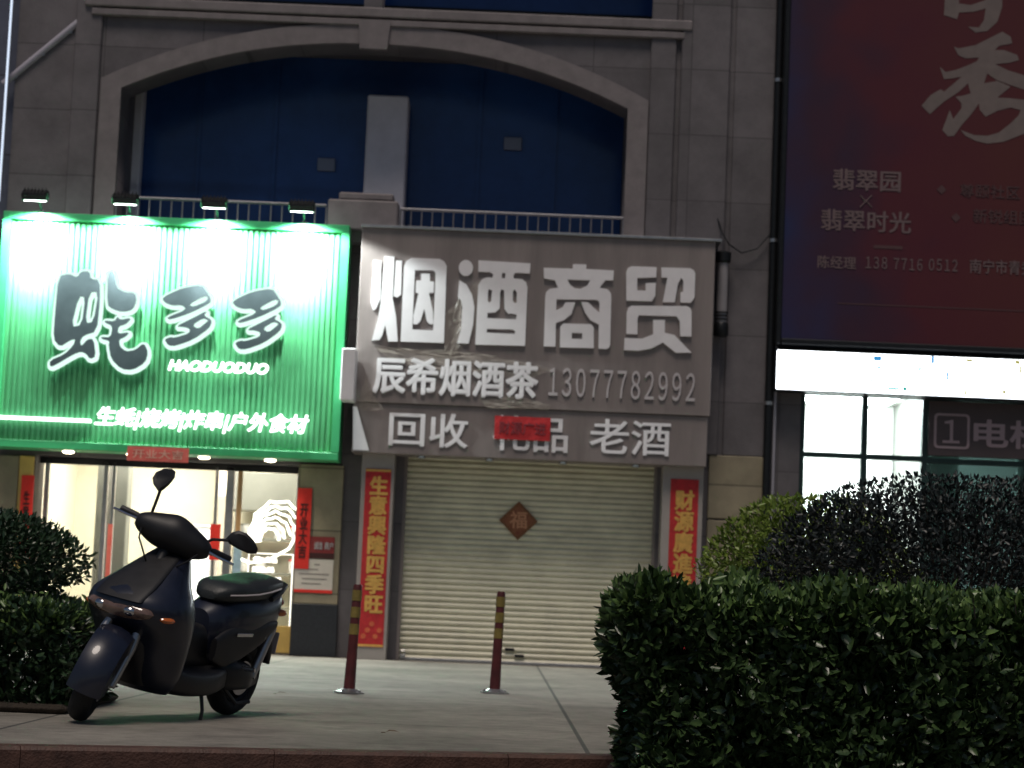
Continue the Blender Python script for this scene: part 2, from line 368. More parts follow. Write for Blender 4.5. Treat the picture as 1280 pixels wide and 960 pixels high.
# recess behind the arch
MB().box(-5.1, 1.6, 27.15, 27.19, 4.9, 12).build('window_pane', M['navy_glass'], bld)
rec = MB().box(ARC_X0-.4, ARC_X0-.02, YW+.5, 27.14, 4.9, 7.4).box(ARC_X1+.02, ARC_X1+.4, YW+.5, 27.14, 4.9, 7.4).box(-5.2, 1.9, YW+.5, 27.14, 7.3, 7.55)
rec.build('recess_lining', M['stone'], bld)
MB().box(-5.2, 1.9, 25.6, 27.14, 4.78, 4.93).build('balcony_slab', M['stone_trim'], bld)
xa, _ = P(457, 200, 26.75); xb, _ = P(508, 200, 26.75)
MB().box(xa, xb, 26.6, 27.1, 4.93, P(485, 119, 26.6)[1], .02).build('pillar', M['pillar'], bld)
xa, _ = P(158, 200, 27.0); xb, _ = P(177, 200, 27.0)
MB().box(xa, xb, 26.9, 27.1, 4.93, 7.2, .02).build('pillar', M['pillar'], bld)
for zz in (7.95, 8.6):
    MB().box(-5.03, 1.74, 27.09, 27.147, zz, zz+.04).build('window_mullion', M['dark_metal'], bld)
for px in (250, 345, 600, 695):
    xx, _ = P(px, 150, 27.1)
    MB().box(xx-.02, xx+.02, 27.12, 27.148, 4.95, 7.3).build('window_mullion', M['navy_glass'], bld)
# small vents seen through the glass
for px, py in ((408, 206), (641, 180)):
    xx, zz = P(px, py, 27.13); MB().box(xx-.11, xx+.11, 27.10, 27.148, zz-.08, zz+.08, .01).build('vent_cover', mat('vent_grey', (.20, .23, .32), .5), bld)
# pedestal between the railings
x0, z0 = P(409, 279, 25.55); x1, z1 = P(499, 243, 25.55)
MB().box(x0, x1, 25.5, 25.84, 4.9, z1-.09, .02).box(x0+.12, x1-.06, 25.53, 25.84, z1-.088, z1+.0, .02).build('pedestal', M['stone_trim'], bld)
# railings
def railing(px0, px1, pyt0, pyt1, pyb, lab):
    Y = 25.62
    x0, za = P(px0, pyt0, Y); x1, zb = P(px1, pyt1, Y); z1 = (za+zb)/2
    r = thing('railing', (x0, Y, 4.93), lab, 'railing', None)
    MB().tube([(x0, Y, z1), (x1, Y, z1)], .018).build('top_rail', M['rail'], r, True)
    MB().tube([(x0, Y, 4.96), (x1, Y, 4.96)], .012).build('bottom_rail', M['rail'], r, True)
    n = int((x1-x0)/.122)
    for i in range(n+1):
        xx = x0+(x1-x0)*i/n; MB().tube([(xx, Y, 4.96), (xx, Y, z1-.014)], .0085, 6).build('baluster', M['rail'], r, True)
railing(146, 408, 243, 260, 270, 'short steel balcony railing above the green shop sign')
railing(501, 779, 262, 272, 285, 'short steel balcony railing above the grey tobacco shop sign')
# shop piers
MB().box(DX1+.002, P(425, 700, YW)[0], YW-.06, YW-.002, .60, 2.2, .008).build('pier', M['stone_pier'], bld)
MB().box(DX1+.001, P(425, 700, YW)[0]+.01, YW-.08, YW-.002, 0.0, .598, .008).build('plinth', M['plinth'], bld)
MB().box(-5.97, DX0-.18, YW-.05, YW-.002, .0, 2.16, .008).build('pier', M['stone_pier'], bld)
MB().box(DX0-.175, DX0-.01, YW-.05, YW-.002, .0, 2.16, .008).build('yellow_strip', M['yellow'], bld)
MB().box(2.31, 2.95, YW-.05, YW-.032, .05, 1.75, .01).box(2.31, 2.95, YW-.05, YW-.032, 1.77, 2.5, .01).build('pier', M['stone_pier'], bld)
# ---- shutter with its side panels
SX0, SX1 = P(505, 690, 26.0)[0], P(814, 690, 26.0)[0]
sm = MB(); n = 36; ztop = 2.45; pitch = ztop/n; prof = []
for i in range(n):
    b = i*pitch
    prof += [(26.0, b+.004), (25.988, b+.008), (25.975, b+pitch*.35), (25.974, b+pitch*.6), (25.985, b+pitch*.85), (26.0, b+pitch*.96)]
sm.v = [(x, y, z) for x in (SX0+.0, SX1) for y, z in prof]; q = len(prof)
sm.f = [(i, i+1, q+i+1, q+i) for i in range(q-1)]
me = bpy.data.meshes.new('roller_shutter'); me.from_pydata(sm.v, [], sm.f); link('roller_shutter', me, M['shutter'], bld)
MB().box(SX0, SX1, 25.965, 25.998, 0, .035, .005).build('shutter_bottom_bar', M['steel'], bld)
for px, py in ((637, 812), (649, 820)):
    x, z = P(px, py, 25.96); MB().box(x-.055, x+.055, 25.955, 25.974, z-.018, z+.018, .004).build('shutter_slot', M['dark_metal'], bld)
x, z = P(503, 821, 25.9); MB().box(x-.03, x+.03, 25.90, 25.96, .02, .07, .006).tube([(x-.03, 25.92, .06), (x-.02, 25.92, .11), (x+.02, 25.92, .11), (x+.03, 25.92, .06)], .007, 8).build('shutter_lock', M['steel'], bld)
JX0, JX1 = P(447, 700, 25.55)[0], P(488, 700, 25.55)[0]; JX2, JX3 = P(825, 690, 25.55)[0], P(876, 690, 25.55)[0]
def jamb(a, b, c_, d_):
    m_ = MB().box(a, b, 25.5, YW-.002, 0, 2.42, .006); m_.build('side_panel', M['jamb'], bld)
    MB().box(c_, d_, 25.86, 25.99, 0, 2.44, .004).build('shutter_track', M['grey_panel'], bld)
jamb(JX0, JX1, JX1-.03, SX0); jamb(JX2, JX3, SX1, JX2+.05)
MB().box(JX0+.1, JX3-.1, 25.56, 26.2, 2.425, 2.47).build('soffit', M['grey_panel'], bld)
# ---- left shop: glazed front and room
room = MB()
RY0, RY1, RX0, RX1, RZ = 26.37, 30.2, DX0-.35, DX1+.35, 2.75
room.box(RX0-.05, RX0, RY0, RY1, 0, RZ).box(RX1, RX1+.05, RY0, RY1, 0, RZ).box(RX0, RX1, RY1, RY1+.05, 0, RZ).box(RX0, RX1, RY0, RY1, RZ, RZ+.05)
room.build('shop_room_walls', M['cream'], bld)
MB().box(RX0, RX1, RY0-.3, RY1, .004, .02).build('shop_room_floor', mat('room_tiles', (.35, .33, .28), .3, var=.1, scale=3), bld)
for x in (-4.6, -3.2):
    for y in (27.2, 28.9): MB().box(x-.5, x+.5, y-.35, y+.35, RZ-.03, RZ-.002).build('ceiling_light', M['ceil_light'], bld)
# interior pieces fixed to the room
MB().box(-5.0, -4.62, 27.3, 27.6, .02, 2.6, .01).build('room_column', M['grey_cab'], bld)
MB().box(-3.82, -3.05, 29.3, 29.32, 1.95, 2.7).build('wall_panel', M['cream'], bld)
xa, _ = P(203, 720, 27.4); xb, _ = P(263, 720, 27.4)
glow_box = thing('display_freezer', ((xa+xb)/2, 27.6, .02), 'glowing white upright freezer inside the lit shop, seen behind the scooter', 'freezer')  # glowing white box added to brighten the gap behind the scooter
MB().box(xa, xb, 27.42, 28.0, .02, 1.50, .015).build('body', M['letter_white'], glow_box)
for i in range(2): MB().box(xa+.03+.28*i, xa+.28+.28*i, 27.405, 27.418, .12, 1.44, .004).build('lit_door', emis('freezer_glow', (1, .97, .88), 2.2) if i == 0 else bpy.data.materials['freezer_glow'], glow_box)
MB().box(-3.5, -2.25, 28.0, 28.3, 1.72, 2.2, .01).build('dropped_beam', M['grey_cab'], bld)
# door frames
def fpost(px, w, m='steel', y0=26.1, y1=26.17, py=700):
    x, _ = P(px, py, 26.1); MB().box(x-w/2, x+w/2, y0, y1, .02, 2.14, .004).build('door_frame', M[m], bld)
for px, wd in ((57, .05), (131, .05), (141, .035), (270, .035), (287, .09), (373, .04)): fpost(px, wd, py=620)
MB().box(DX0, DX1, 26.1, 26.17, 2.10, 2.178, .004).build('door_frame', M['dark_metal'], bld)
MB().box(DX0, DX1, 26.08, 26.18, .02, .07, .004).build('door_frame', M['steel'], bld)
xs = [P(p, 620, 26.13)[0] for p in (58, 131, 142, 270, 292, 372)]
for a, b in ((0, 1), (2, 3), (4, 5)):
    MB().box(xs[a]+.02, xs[b]-.02, 26.13, 26.136, .07, 2.1).build('door_pane', M['glass'], bld)
x, _ = P(352, 815, 26.0); MB().box(x-.35, DX1, 26.05, 26.095, .02, .33, .006).build('yellow_base', M['yellow'], bld)
x, _ = P(292, 700, 26.05); MB().box(x-.0, x+.055, 26.04, 26.09, .02, 2.1, .004).build('wood_post', M['wood_strip'], bld)
x, _ = P(281, 700, 26.05)
def strip(name, px0, px1, py0, py1, Y, mt, lab, cat, grp=None, dep=.006):
    x0, z0 = P(px0, (py0+py1)/2, Y); x1, _ = P(px1, (py0+py1)/2, Y); _, z1 = P((px0+px1)/2, py0, Y); _, z0 = P((px0+px1)/2, py1, Y)
    r = thing(name, ((x0+x1)/2, Y, z0), lab, cat, grp)
    plate('paper', [rect(x0, x1, z0, z1)], Y-dep, dep, mt, r)
    return r, x0, x1, z0, z1

r_, *_q = strip('poster', 262, 275, 655, 700, 26.09, M['red_bright'], 'small red poster on the door post behind the scooter handlebar', 'poster')
r_, *_q = strip('poster', 291, 301, 676, 740, 26.035, mat('pale_blue_print', (.35, .5, .62), .5, var=.3, scale=9), 'narrow pale blue poster on the wooden door post', 'poster')
r_, *_q = strip('poster', 133, 139, 655, 730, 26.09, M['pink_paper'], 'narrow faded red poster on the left door post', 'poster')
shf = thing('shelf_rack', (-3.0, 29.9, .02), 'grey shelf rack with white tubs at the back of the lit shop', 'shelf rack')
for k in range(4): MB().box(-3.6, -2.2, 29.7, 30.1, .5+.45*k, .53+.45*k).build('shelf', M['grey_cab'], shf)
for xx in (-3.6, -2.24): MB().box(xx, xx+.04, 29.7, 30.1, .02, 1.9).build('upright', M['grey_cab'], shf)
for k in range(4):
    for j in range(6):
        if (k*6+j) % 5 == 3: continue
        q_ = thing('food_tub', (-3.45+.22*j, 29.85, .531+.45*k), 'white food tub standing on the shelf rack at the back of the shop', 'tub', 'food tubs on the shelf rack')
        MB().lathe((-3.45+.22*j, 29.85, .531+.45*k), (0, 0, 1), [(0, .06), (.01, .065), (.16, .075)], 14).build('tub', M['letter_white'], q_, True)
        MB().lathe((-3.45+.22*j, 29.85, .692+.45*k), (0, 0, 1), [(0, .08), (.02, .08)], 14).build('lid', M['red_bright'] if j % 2 else M['steel'], q_)

# ---- neon shell and menu lettering hung inside the right pane
nx0, nz0 = P(335, 672, 26.2)
neo = thing('neon_shell_sign', (nx0, 26.2, nz0-.3), 'glowing white neon oyster shell sign behind the right shop window', 'neon sign')
for i in range(6):
    pts = []
    R1 = .12+.05*i
    for j in range(15):
        a = rad(195-j*(200-i*6)/14); wob = 1+.05*math.sin(j*2.2+i)
        pts.append((nx0+.02+.02*i+R1*math.cos(a)*wob*.9, 26.2, nz0-.02+R1*1.05*math.sin(a)*wob+.012*i))
    MB().tube(pts, .015, 6).build('neon_tube', M['neon'], neo, True)
MB().tube([(nx0-.33, 26.2, nz0-.25), (nx0-.2, 26.2, nz0-.30), (nx0, 26.2, nz0-.27), (nx0+.25, 26.2, nz0-.12), (nx0+.33, 26.2, nz0+.05)], .016, 6).build('neon_tube', M['neon'], neo, True)
mx, mz = P(312, 765, 26.11)
men = thing('menu_decal', (mx+.35, 26.12, mz), 'rows of small white menu lettering on the right shop window', 'window lettering')
w_ = P(360, 720, 26.11)[0]-mx; zt = P(330, 700, 26.11)[1]; zb_ = P(330, 790, 26.11)[1]
for i, s in enumerate(('生蚝', '烤生蚝', '蒜蓉生蚝', '炸串烧烤', '户外食材', '海鲜烧烤', '生鲜外卖')):
    text('lettering', s, mx, zt-.03-i*.115, 26.122, .07, M['menu_print'], men, .006, .045, w=w_*(.55+.42*random.random()))
fr = MB(); 
for a, b, c_, d_ in ((mx-.05, w_+mx+.05, zt+.07, zt+.08), (mx-.05, mx-.04, zb_, zt+.069), (w_+mx+.04, w_+mx+.05, zb_, zt+.069)): fr.box(a, b, 26.118, 26.124, c_, d_)
fr.build('border', M['menu_print'], men)

# ================================================================== GREEN SIGN
YG = 25.30
gx0, gx1 = P(-6, 420, YG)[0], P(430, 430, YG)[0]; gz1 = (P(8, 262, YG)[1]+P(441, 283, YG)[1])/2; gz0 = (P(0, 558, YG)[1]+P(418, 576, YG)[1])/2
gs = thing('shop_sign', (gx0, 25.5, gz0), 'large green corrugated shop sign flooded with white light', 'shop sign')
fw = .09
MB().box(gx0, gx1, YG, 25.77, gz1-fw, gz1, .008).box(gx0, gx1, YG, 25.77, gz0, gz0+fw, .008).box(gx0, gx0+fw, YG+.001, 25.768, gz0+fw+.001, gz1-fw-.001).box(gx1-fw, gx1, YG+.001, 25.768, gz0+fw+.001, gz1-fw-.001).build('frame', M['green_frame'], gs)
cm = []; x = gx0+fw; pit = .062
while x < gx1-fw-.001:
    for dx, dy in ((0, 0), (.006, -.018), (.036, -.018), (.042, 0)):
        if x+dx < gx1-fw: cm.append((x+dx, YG+.07+dy))
    x += pit
me = bpy.data.meshes.new('corrugated_panel'); q = len(cm)
me.from_pydata([(a, b, z) for z in (gz0+fw, gz1-fw) for a, b in cm], [], [(i, i+1, q+i+1, q+i) for i in range(q-1)]); link('corrugated_panel', me, M['green_panel'], gs)
MB().box(gx0+fw, gx1-fw, YG+.09, YG+.11, gz0+fw, gz1-fw).build('backing', M['green_frame'], gs)
def zoomed(ox, oy, sc, pts, Y, dx=0, dy=0): return [P(ox+(x+dx)*sc, oy+(y+dy)*sc, Y) for x, y in pts]
YL = YG-.02
hao = [[(150,95),(240,80),(300,110),(330,60),(400,60),(405,120),(480,130),(480,300),(455,540),(345,575),(320,620),(332,660),(385,600),(430,600),(447,740),(400,762),(372,722),(330,702),(270,722),(110,817),(80,820),(82,772),(200,722),(270,650),(285,600),(240,612),(160,665),(108,600),(122,400)],
       [(310,260),(365,265),(335,490),(250,505)], [(395,225),(470,225),(430,465),(362,475)]]
mao1 = [[(545,60),(600,60),(610,190),(680,228),(765,232),(772,300),(740,368),(660,386),(580,362),(538,330)]]
mao2 = [[(520,452),(600,460),(622,420),(642,448),(735,430),(690,482),(627,500),(622,560),(720,545),(682,585),(632,605),(640,660),(690,700),(762,690),(832,630),(866,705),(842,790),(742,850),(650,842),(570,762),(550,650),(558,617),(490,600),(492,583),(565,588),(580,520),(568,490),(520,472)]]
duo_u = [[(80,215),(130,180),(250,128),(400,105),(440,160),(472,215),(462,252),(300,332),(140,384),(118,365),(278,302),(240,265),(170,270),(108,250)], [(292,262),(420,190),(452,205),(430,240),(332,280)]]
duo_l = [[(190,437),(330,368),(442,310),(415,350),(470,378),(478,402),(458,450),(330,542),(190,592),(130,590),(100,540),(150,520),(180,527),(298,492),(305,457),(262,441)], [(322,425),(408,370),(452,388),(438,402),(370,458)]]
def soft(p, it=1):
    for _ in range(it):
        q = []
        for i in range(len(p)):
            a, b = p[i], p[(i+1) % len(p)]; q += [(a[0]*.78+b[0]*.22, a[1]*.78+b[1]*.22), (a[0]*.22+b[0]*.78, a[1]*.22+b[1]*.78)]
        p = q
    return p
def green_letter(polysets, ox, oy, sc, dx=0, dy=0, zs_=1):
    faces = [[zoomed(ox, oy, sc, soft(p), YL, dx, dy) for p in ps] for ps in polysets]
    me = None
    first = None
    for i, ps in enumerate(faces):
        o_ = plate('letter', ps, YL-.02+.0006*i, .06, M['letter_dark'], gs)
        import bmesh as bmh
        bm_ = bmh.new()      # the rim: the outline laid again around a small circle, each copy a hair further back
        for k in range(14):
            a = 2*math.pi*k/14; t_ = plate_mesh('rim', ps, YL+.012+.0008*k+.0004*i, .02, 0, (.004+.038*math.cos(a), -.010+.038*math.sin(a))); bm_.from_mesh(t_); bpy.data.meshes.remove(t_)
        me_ = bpy.data.meshes.new('letter_rim'); bm_.to_mesh(me_); bm_.free()
        link('letter_rim', me_, M['halo'], o_)
green_letter([hao, mao1, mao2], 50, 330, .15625)
green_letter([duo_u, duo_l], 190, 340, .15625)
green_letter([duo_u, duo_l], 190, 340, .15625, 563, 28)
x, z = P(211, 456, YL); x1, _ = P(336, 462, YL)
text('lettering', 'HAODUODUO', x, P(270, 466, YL)[1], YL-.02, .125, M['letter_lit'], gs, .04, .04, w=x1-x, shear=.25)
x, _ = P(119, 525, YL); x1, _ = P(386, 538, YL); zb = P(250, 541, YL)[1]
text('lettering', '生蚝|烧烤|炸串|户外食材', x, zb, YL-.02, .25, M['letter_lit'], gs, .04, .024, w=x1-x, shear=.22)
x0, z0 = P(-6, 521, YL); x1, _ = P(113, 524, YL)
MB().box(gx0+.01, x1, YL-.01, YG+.06, P(60, 524, YL)[1]-.015, P(60, 524, YL)[1]+.02, .004).build('light_line', M['letter_lit'], gs)
# flood lights along the top, four
for i, px in enumerate((38, 152, 264, 375)):
    x, _ = P(px, 262, 24.75)
    lab = ('black flood light above the green sign, at its far left end', 'black flood light above the green sign, second from its left end',
           'black flood light above the green sign, second from its right end', 'black flood light above the green sign, at its right end')[i]
    f = thing('flood_light', (x, YG, gz1), lab, 'flood light', 'flood lights along the top of the green sign')
    fy, fz = YG-.34, gz1+.12
    MB().tube([(x, YG+.04, gz1+.012), (x, YG-.12, gz1+.13), (x, fy+.05, fz+.045)], .014, 8).build('arm', M['dark_metal'], f, True)
    MB().box(x-.04, x+.04, YG+.01, YG+.1, gz1+.001, gz1+.016, .003).build('base_plate', M['dark_metal'], f)
    R = Matrix.Rotation(rad(38), 3, 'X')
    def xf(p, x=x, fy=fy, fz=fz, R=R): return R @ (p-Vector((x, fy, fz))) + Vector((x, fy, fz))
    ho = MB().box(x-.15, x+.15, fy-.05, fy+.06, fz-.035, fz+.06, .015); ho = ho.build('housing', M['dark_metal'], f, xf=xf)
    fins = MB()
    for q in range(7): fins.box(x-.12+.04*q-.004, x-.12+.04*q+.004, fy-.04, fy+.05, fz+.0605, fz+.085)
    fins.build('cooling_fins', M['dark_metal'], ho, xf=xf)
    MB().box(x-.125, x+.125, fy-.035, fy+.045, fz-.0395, fz-.036).build('glass', M['bulb_white'], ho, xf=xf)
    for nm, en, sz, bl_, aim in (('flood_lamp', 1250, 70, .8, (0, math.sin(rad(45)), -math.cos(rad(45)))), ('flood_spill', 340, 148, .2, (0, .1, -.95))):
        l_ = bpy.data.lights.new(nm, 'SPOT'); l_.energy = en; l_.spot_size = rad(sz); l_.spot_blend = bl_; l_.shadow_soft_size = .05; l_.color = (.90, 1, .97)
        lo = bpy.data.objects.new(nm, l_); COL.objects.link(lo); lo.location = (x, fy+.03, fz-.09)
        lo.rotation_euler = (-Vector(aim)).to_track_quat('Z', 'Y').to_euler(); lo.parent = f; lo.matrix_parent_inverse = Matrix.Translation(-Vector(f.location))
# downlights under the sign
MB().box(gx0+.1, gx1-.05, YG+.1, 25.79, gz0+.03, gz0+.05).build('underside', M['cream'], gs)
for i, px in enumerate((85, 165, 255, 338)):
    x, _ = P(px, 572, 25.5)
    d = thing('downlight', (x, 25.5, gz0+.03), ('round downlight under the green sign, leftmost', 'round downlight under the green sign, second from the left beside the pink banner', 'round downlight under the green sign, third from the left', 'round downlight under the green sign, rightmost')[i], 'downlight', 'downlights under the green sign')
    MB().lathe((x, 25.5, gz0+.03), (0, 0, -1), [(0, .085), (.035, .085), (.04, .07)]).build('rim', M['steel'], d, True)
    MB().lathe((x, 25.5, gz0-.012), (0, 0, -1), [(0, .066), (.012, .06), (.02, .03)]).build('lens', M['bulb'], d, True)
    l_ = bpy.data.lights.new('downlight_lamp', 'SPOT'); l_.energy = 26; l_.spot_size = rad(120); l_.spot_blend = .8; l_.shadow_soft_size = .05; l_.color = (1, .88, .68)
    lo = bpy.data.objects.new('downlight_lamp', l_); COL.objects.link(lo); lo.location = (x, 25.5, gz0-.05); lo.parent = d; lo.matrix_parent_inverse = Matrix.Translation(-Vector(d.location))
# pink banner
r, x0, x1, z0, z1 = strip('paper_banner', 159, 236, 559, 577, 25.285, M['pink_paper'], 'faded red paper banner stuck across the lower edge of the green sign', 'banner')
text('lettering', '开业大吉', x0+.06, z0+.03, 25.278, z1-z0-.06, mat('pale_ink', (.8, .45, .35), .6), r, .006, .01, w=x1-x0-.12)

# ================================================================== GREY SIGN
YS = 25.30
sx0 = P(453, 281, YS)[0]; sx1 = P(890, 440, YS)[0]; sz1 = (P(454, 281, YS)[1]+P(897, 299, YS)[1])/2; szm = (P(446, 503, YS)[1]+P(885, 520, YS)[1])/2; sz0 = (P(443, 564, YS)[1]+P(882, 584, YS)[1])/2
ws = thing('shop_sign', ((sx0+sx1)/2, 25.5, sz0), 'wide grey metal shop sign with big white characters over the roller shutter', 'shop sign')
MB().box(sx0, sx1, YS, 25.82, szm+.004, sz1-.03, .006).build('upper_panel', M['grey_panel'], ws)
MB().box(sx0, sx1-.02, YS+.03, 25.82, sz0, szm, .006).build('lower_panel', M['grey_panel'], ws)
MB().box(sx0-.01, sx1+.07, YS-.04, 25.83, sz1-.029, sz1, .004).build('top_flashing', M['steel'], ws)
def o1(pts, dx=0): return zoomed(450, 310, .171875, pts, YS-.03)
def o2(pts): return zoomed(660, 310, .1875, pts, YS-.03)
circ = [(770+52*math.cos(rad(a)), 145+58*math.sin(rad(a))) for a in range(0, 360, 15)]
big = [
 [o1([(98,90),(155,92),(148,370),(118,440),(95,455),(78,400)]), o1([(178,60),(250,62),(238,370),(262,500),(275,680),(205,680),(183,560),(160,640),(140,668),(85,672),(130,520),(150,400)]),
  o1([(262,90),(305,92),(298,340),(270,360),(245,350)]), o1([(320,130),(338,95),(375,72),(580,80),(612,98),(630,130),(610,690),(295,680)]), o1([(400,160),(530,162),(546,175),(550,190),(532,600),(380,592)]),
  o1([(445,187),(508,187),(508,242),(538,244),(536,325),(502,327),(530,460),(533,553),(505,553),(485,530),(468,440),(440,530),(415,555),(386,552),(388,490),(425,330),(404,322),(408,238),(443,236)])],
 [o1(circ), o1([(722,235),(775,265),(815,340),(832,430),(822,560),(790,695),(705,692),(735,590),(745,430),(735,380),(712,355)]),
  o1([(862,90),(1240,112),(1235,185),(1130,180),(1115,200),(1120,222),(1180,228),(1208,250),(1218,290),(1200,712),(838,702),(860,270),(885,230),(920,215),(965,215),(968,190),(945,175),(860,172)]),
  o1([(1035,180),(1058,182),(1055,220),(1030,218)]), o1([(940,298),(960,310),(955,385),(940,398),(928,385),(932,310)]), o1([(1120,300),(1140,320),(1140,395),(1125,402),(1112,385),(1112,320)]),
  o1([(1030,300),(1048,310),(1050,440),(1075,475),(1140,480),(1135,520),(925,510),(928,472),(985,468),(1015,440),(1020,320)]), o1([(925,588),(1110,592),(1130,605),(1125,625),(920,615)])],
 [o2([(105,132),(298,138),(300,108),(388,110),(388,140),(572,150),(568,215),(515,215),(478,265),(530,275),(552,300),(555,330),(548,645),(540,665),(520,674),(470,670),(472,510),(415,480),(380,430),(355,360),(400,362),(440,400),(475,430),(478,370),(470,352),(455,345),(190,342),(188,415),(230,395),(250,362),(315,362),(290,440),(240,480),(185,500),(183,658),(105,655),(115,320),(122,292),(145,272),(200,265),(180,215),(107,202)]),
  o2([(262,210),(415,215),(395,250),(350,272),(310,268),(280,245)]), o2([(235,503),(420,508),(438,530),(438,668),(212,662),(215,525)]), o2([(292,565),(362,568),(360,608),(292,605)])],
 [o2([(690,122),(858,128),(855,195),(728,200),(728,282),(785,285),(785,235),(852,232),(848,320),(825,355),(655,350),(655,160),(665,135)]),
  o2([(890,130),(1080,135),(1105,148),(1115,170),(1110,330),(1085,365),(1015,362),(1018,295),(1035,290),(1035,215),(1020,200),(1000,235),(978,362),(898,360),(930,198),(890,195)]),
  o2([(690,385),(1060,388),(1082,400),(1090,425),(1090,590),(1015,588),(1012,485),(990,455),(740,448),(730,470),(730,575),(655,572),(658,430),(668,400)]),
  o2([(835,480),(912,480),(912,565),(975,580),(1090,698),(985,698),(900,630),(820,670),(740,685),(640,680),(645,600),(760,605),(835,575)])]]
for ps in big:
    plate('letter', ps, YS-.035, .034, M['letter_white'], ws)
def ln(s, pxa, pya, pxb, pyt, pyb, mt, bold, Y=YS, dep=.03, sp=1, vt=None):
    x0, _ = P(pxa, pya, Y); x1, _ = P(pxb, pya, Y); _, zt = P((pxa+pxb)/2, pyt, Y); _, zb = P((pxa+pxb)/2, pyb, Y)
    text('lettering', s, x0, zb, Y-.002, zt-zb, mt, ws, dep, bold, w=x1-x0, spacing=sp)
ln('辰希烟酒茶', 466, 475, 673, 449, 496, M['letter_white'], .032)
ln('13077782992', 686, 480, 869, 463, 499, M['letter_grey'], .006, dep=.02, sp=.62)
ln('回收', 486, 540, 585, 516, 559, M['letter_white'], .016, YS+.03, .02)
ln('礼品', 616, 545, 710, 520, 565, M['letter_white'], .016, YS+.03, .02)
ln('老酒', 737, 550, 838, 525, 569, M['letter_white'], .012, YS+.03, .02)
for px in (527, 612, 704, 795):
    x, _ = P(px, 570, 25.45); MB().lathe((x, 25.45, sz0-.002), (0, 0, -1), [(0, .05), (.03, .05), (.035, .03)]).build('spot_fitting', M['chrome'], ws, True)
r, x0, x1, z0, z1 = strip('paper_banner', 618, 688, 521, 550, 25.29, M['red_paper'], 'small dark red paper banner pasted over the grey sign lower characters', 'banner')
text('lettering', '财源广进', x0+.05, z0+.06, 25.283, z1-z0-.12, mat('faint_ink', (.22, .03, .04), .6), r, .006, .01, w=x1-x0-.1)
def film_mat():
    mt = bpy.data.materials.new('protective_film'); mt.use_nodes = True; n = mt.node_tree.nodes; l = mt.node_tree.links; b = n['Principled BSDF']
    b.inputs['Base Color'].default_value = (.52, .47, .40, 1); b.inputs['Roughness'].default_value = .25
    t = n.new('ShaderNodeBsdfTransparent'); mx = n.new('ShaderNodeMixShader'); mx.inputs[0].default_value = .22
    l.new(t.outputs[0], mx.inputs[1]); l.new(b.outputs[0], mx.inputs[2]); l.new(mx.outputs[0], n['Material Output'].inputs[0]); return mt
M['film'] = film_mat()
fx, fz = P(560, 440, YS)
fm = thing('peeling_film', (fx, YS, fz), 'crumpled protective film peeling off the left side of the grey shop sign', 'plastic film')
def filmpatch(name, outline, seed):
    """crumpled sheet filling a convex outline"""
    rs = random.Random(seed); c_ = (sum(p[0] for p in outline)/len(outline), sum(p[1] for p in outline)/len(outline)); V = [(c_[0], YS-.028, c_[1])]; Fc = []
    n_ = len(outline); rings_ = 6
    for k in range(1, rings_+1):
        for i in range(n_*4):
            a_, b_ = outline[i//4], outline[(i//4+1) % n_]; t = (i % 4)/4; q = (a_[0]+(b_[0]-a_[0])*t, a_[1]+(b_[1]-a_[1])*t); u = k/rings_
            V.append((c_[0]+(q[0]-c_[0])*u+rs.uniform(-.008, .008), YS-.012-rs.random()*.020, c_[1]+(q[1]-c_[1])*u+rs.uniform(-.008, .008)))
    m_ = n_*4
    Fc += [(0, 1+i, 1+(i+1) % m_) for i in range(m_)]
    for k in range(rings_-1):
        for i in range(m_): Fc.append((1+k*m_+i, 1+(k+1)*m_+i, 1+(k+1)*m_+(i+1) % m_, 1+k*m_+(i+1) % m_))
    me = bpy.data.meshes.new(name); me.from_pydata(V, [], Fc); me.update(); return link(name, me, M['film'], fm)
for sd_, ol in enumerate(([(556,395),(575,372),(600,350),(603,372),(597,405),(585,430),(566,446),(556,440)], [(462,430),(500,436),(560,438),(610,444),(650,452),(690,462),(660,474),(600,470),(540,462),(490,452)], [(446,505),(458,470),(470,500),(480,512),(455,514)], [(600,500),(640,494),(690,506),(684,513),(610,511)])):
    filmpatch('film_sheet', [P(x_, y_, YS) for x_, y_ in ol], sd_)
plate('film_corner', [[P(441, 508, YS), P(446, 508, YS), P(461, 563, YS), P(441, 562, YS)]], YS+.022, .004, M['letter_white'], fm)  # plain white triangle at the left corner of the lower panel
# side box sign between the shops
x0, z1 = P(429, 437, 25.1); x1, z0 = P(441, 502, 25.1)
pj = thing('side_sign', (x0, 25.2, z0), 'thin white side sign jutting out between the two shop signs', 'side sign')
MB().box(x0, x1+.02, 24.92, 25.28, z0, z1, .01).build('box', M['letter_white'], pj)
MB().box(x0+.03, x1-.01, 25.28, 25.75, (z0+z1)/2-.02, (z0+z1)/2+.02).build('bracket', M['dark_metal'], pj)

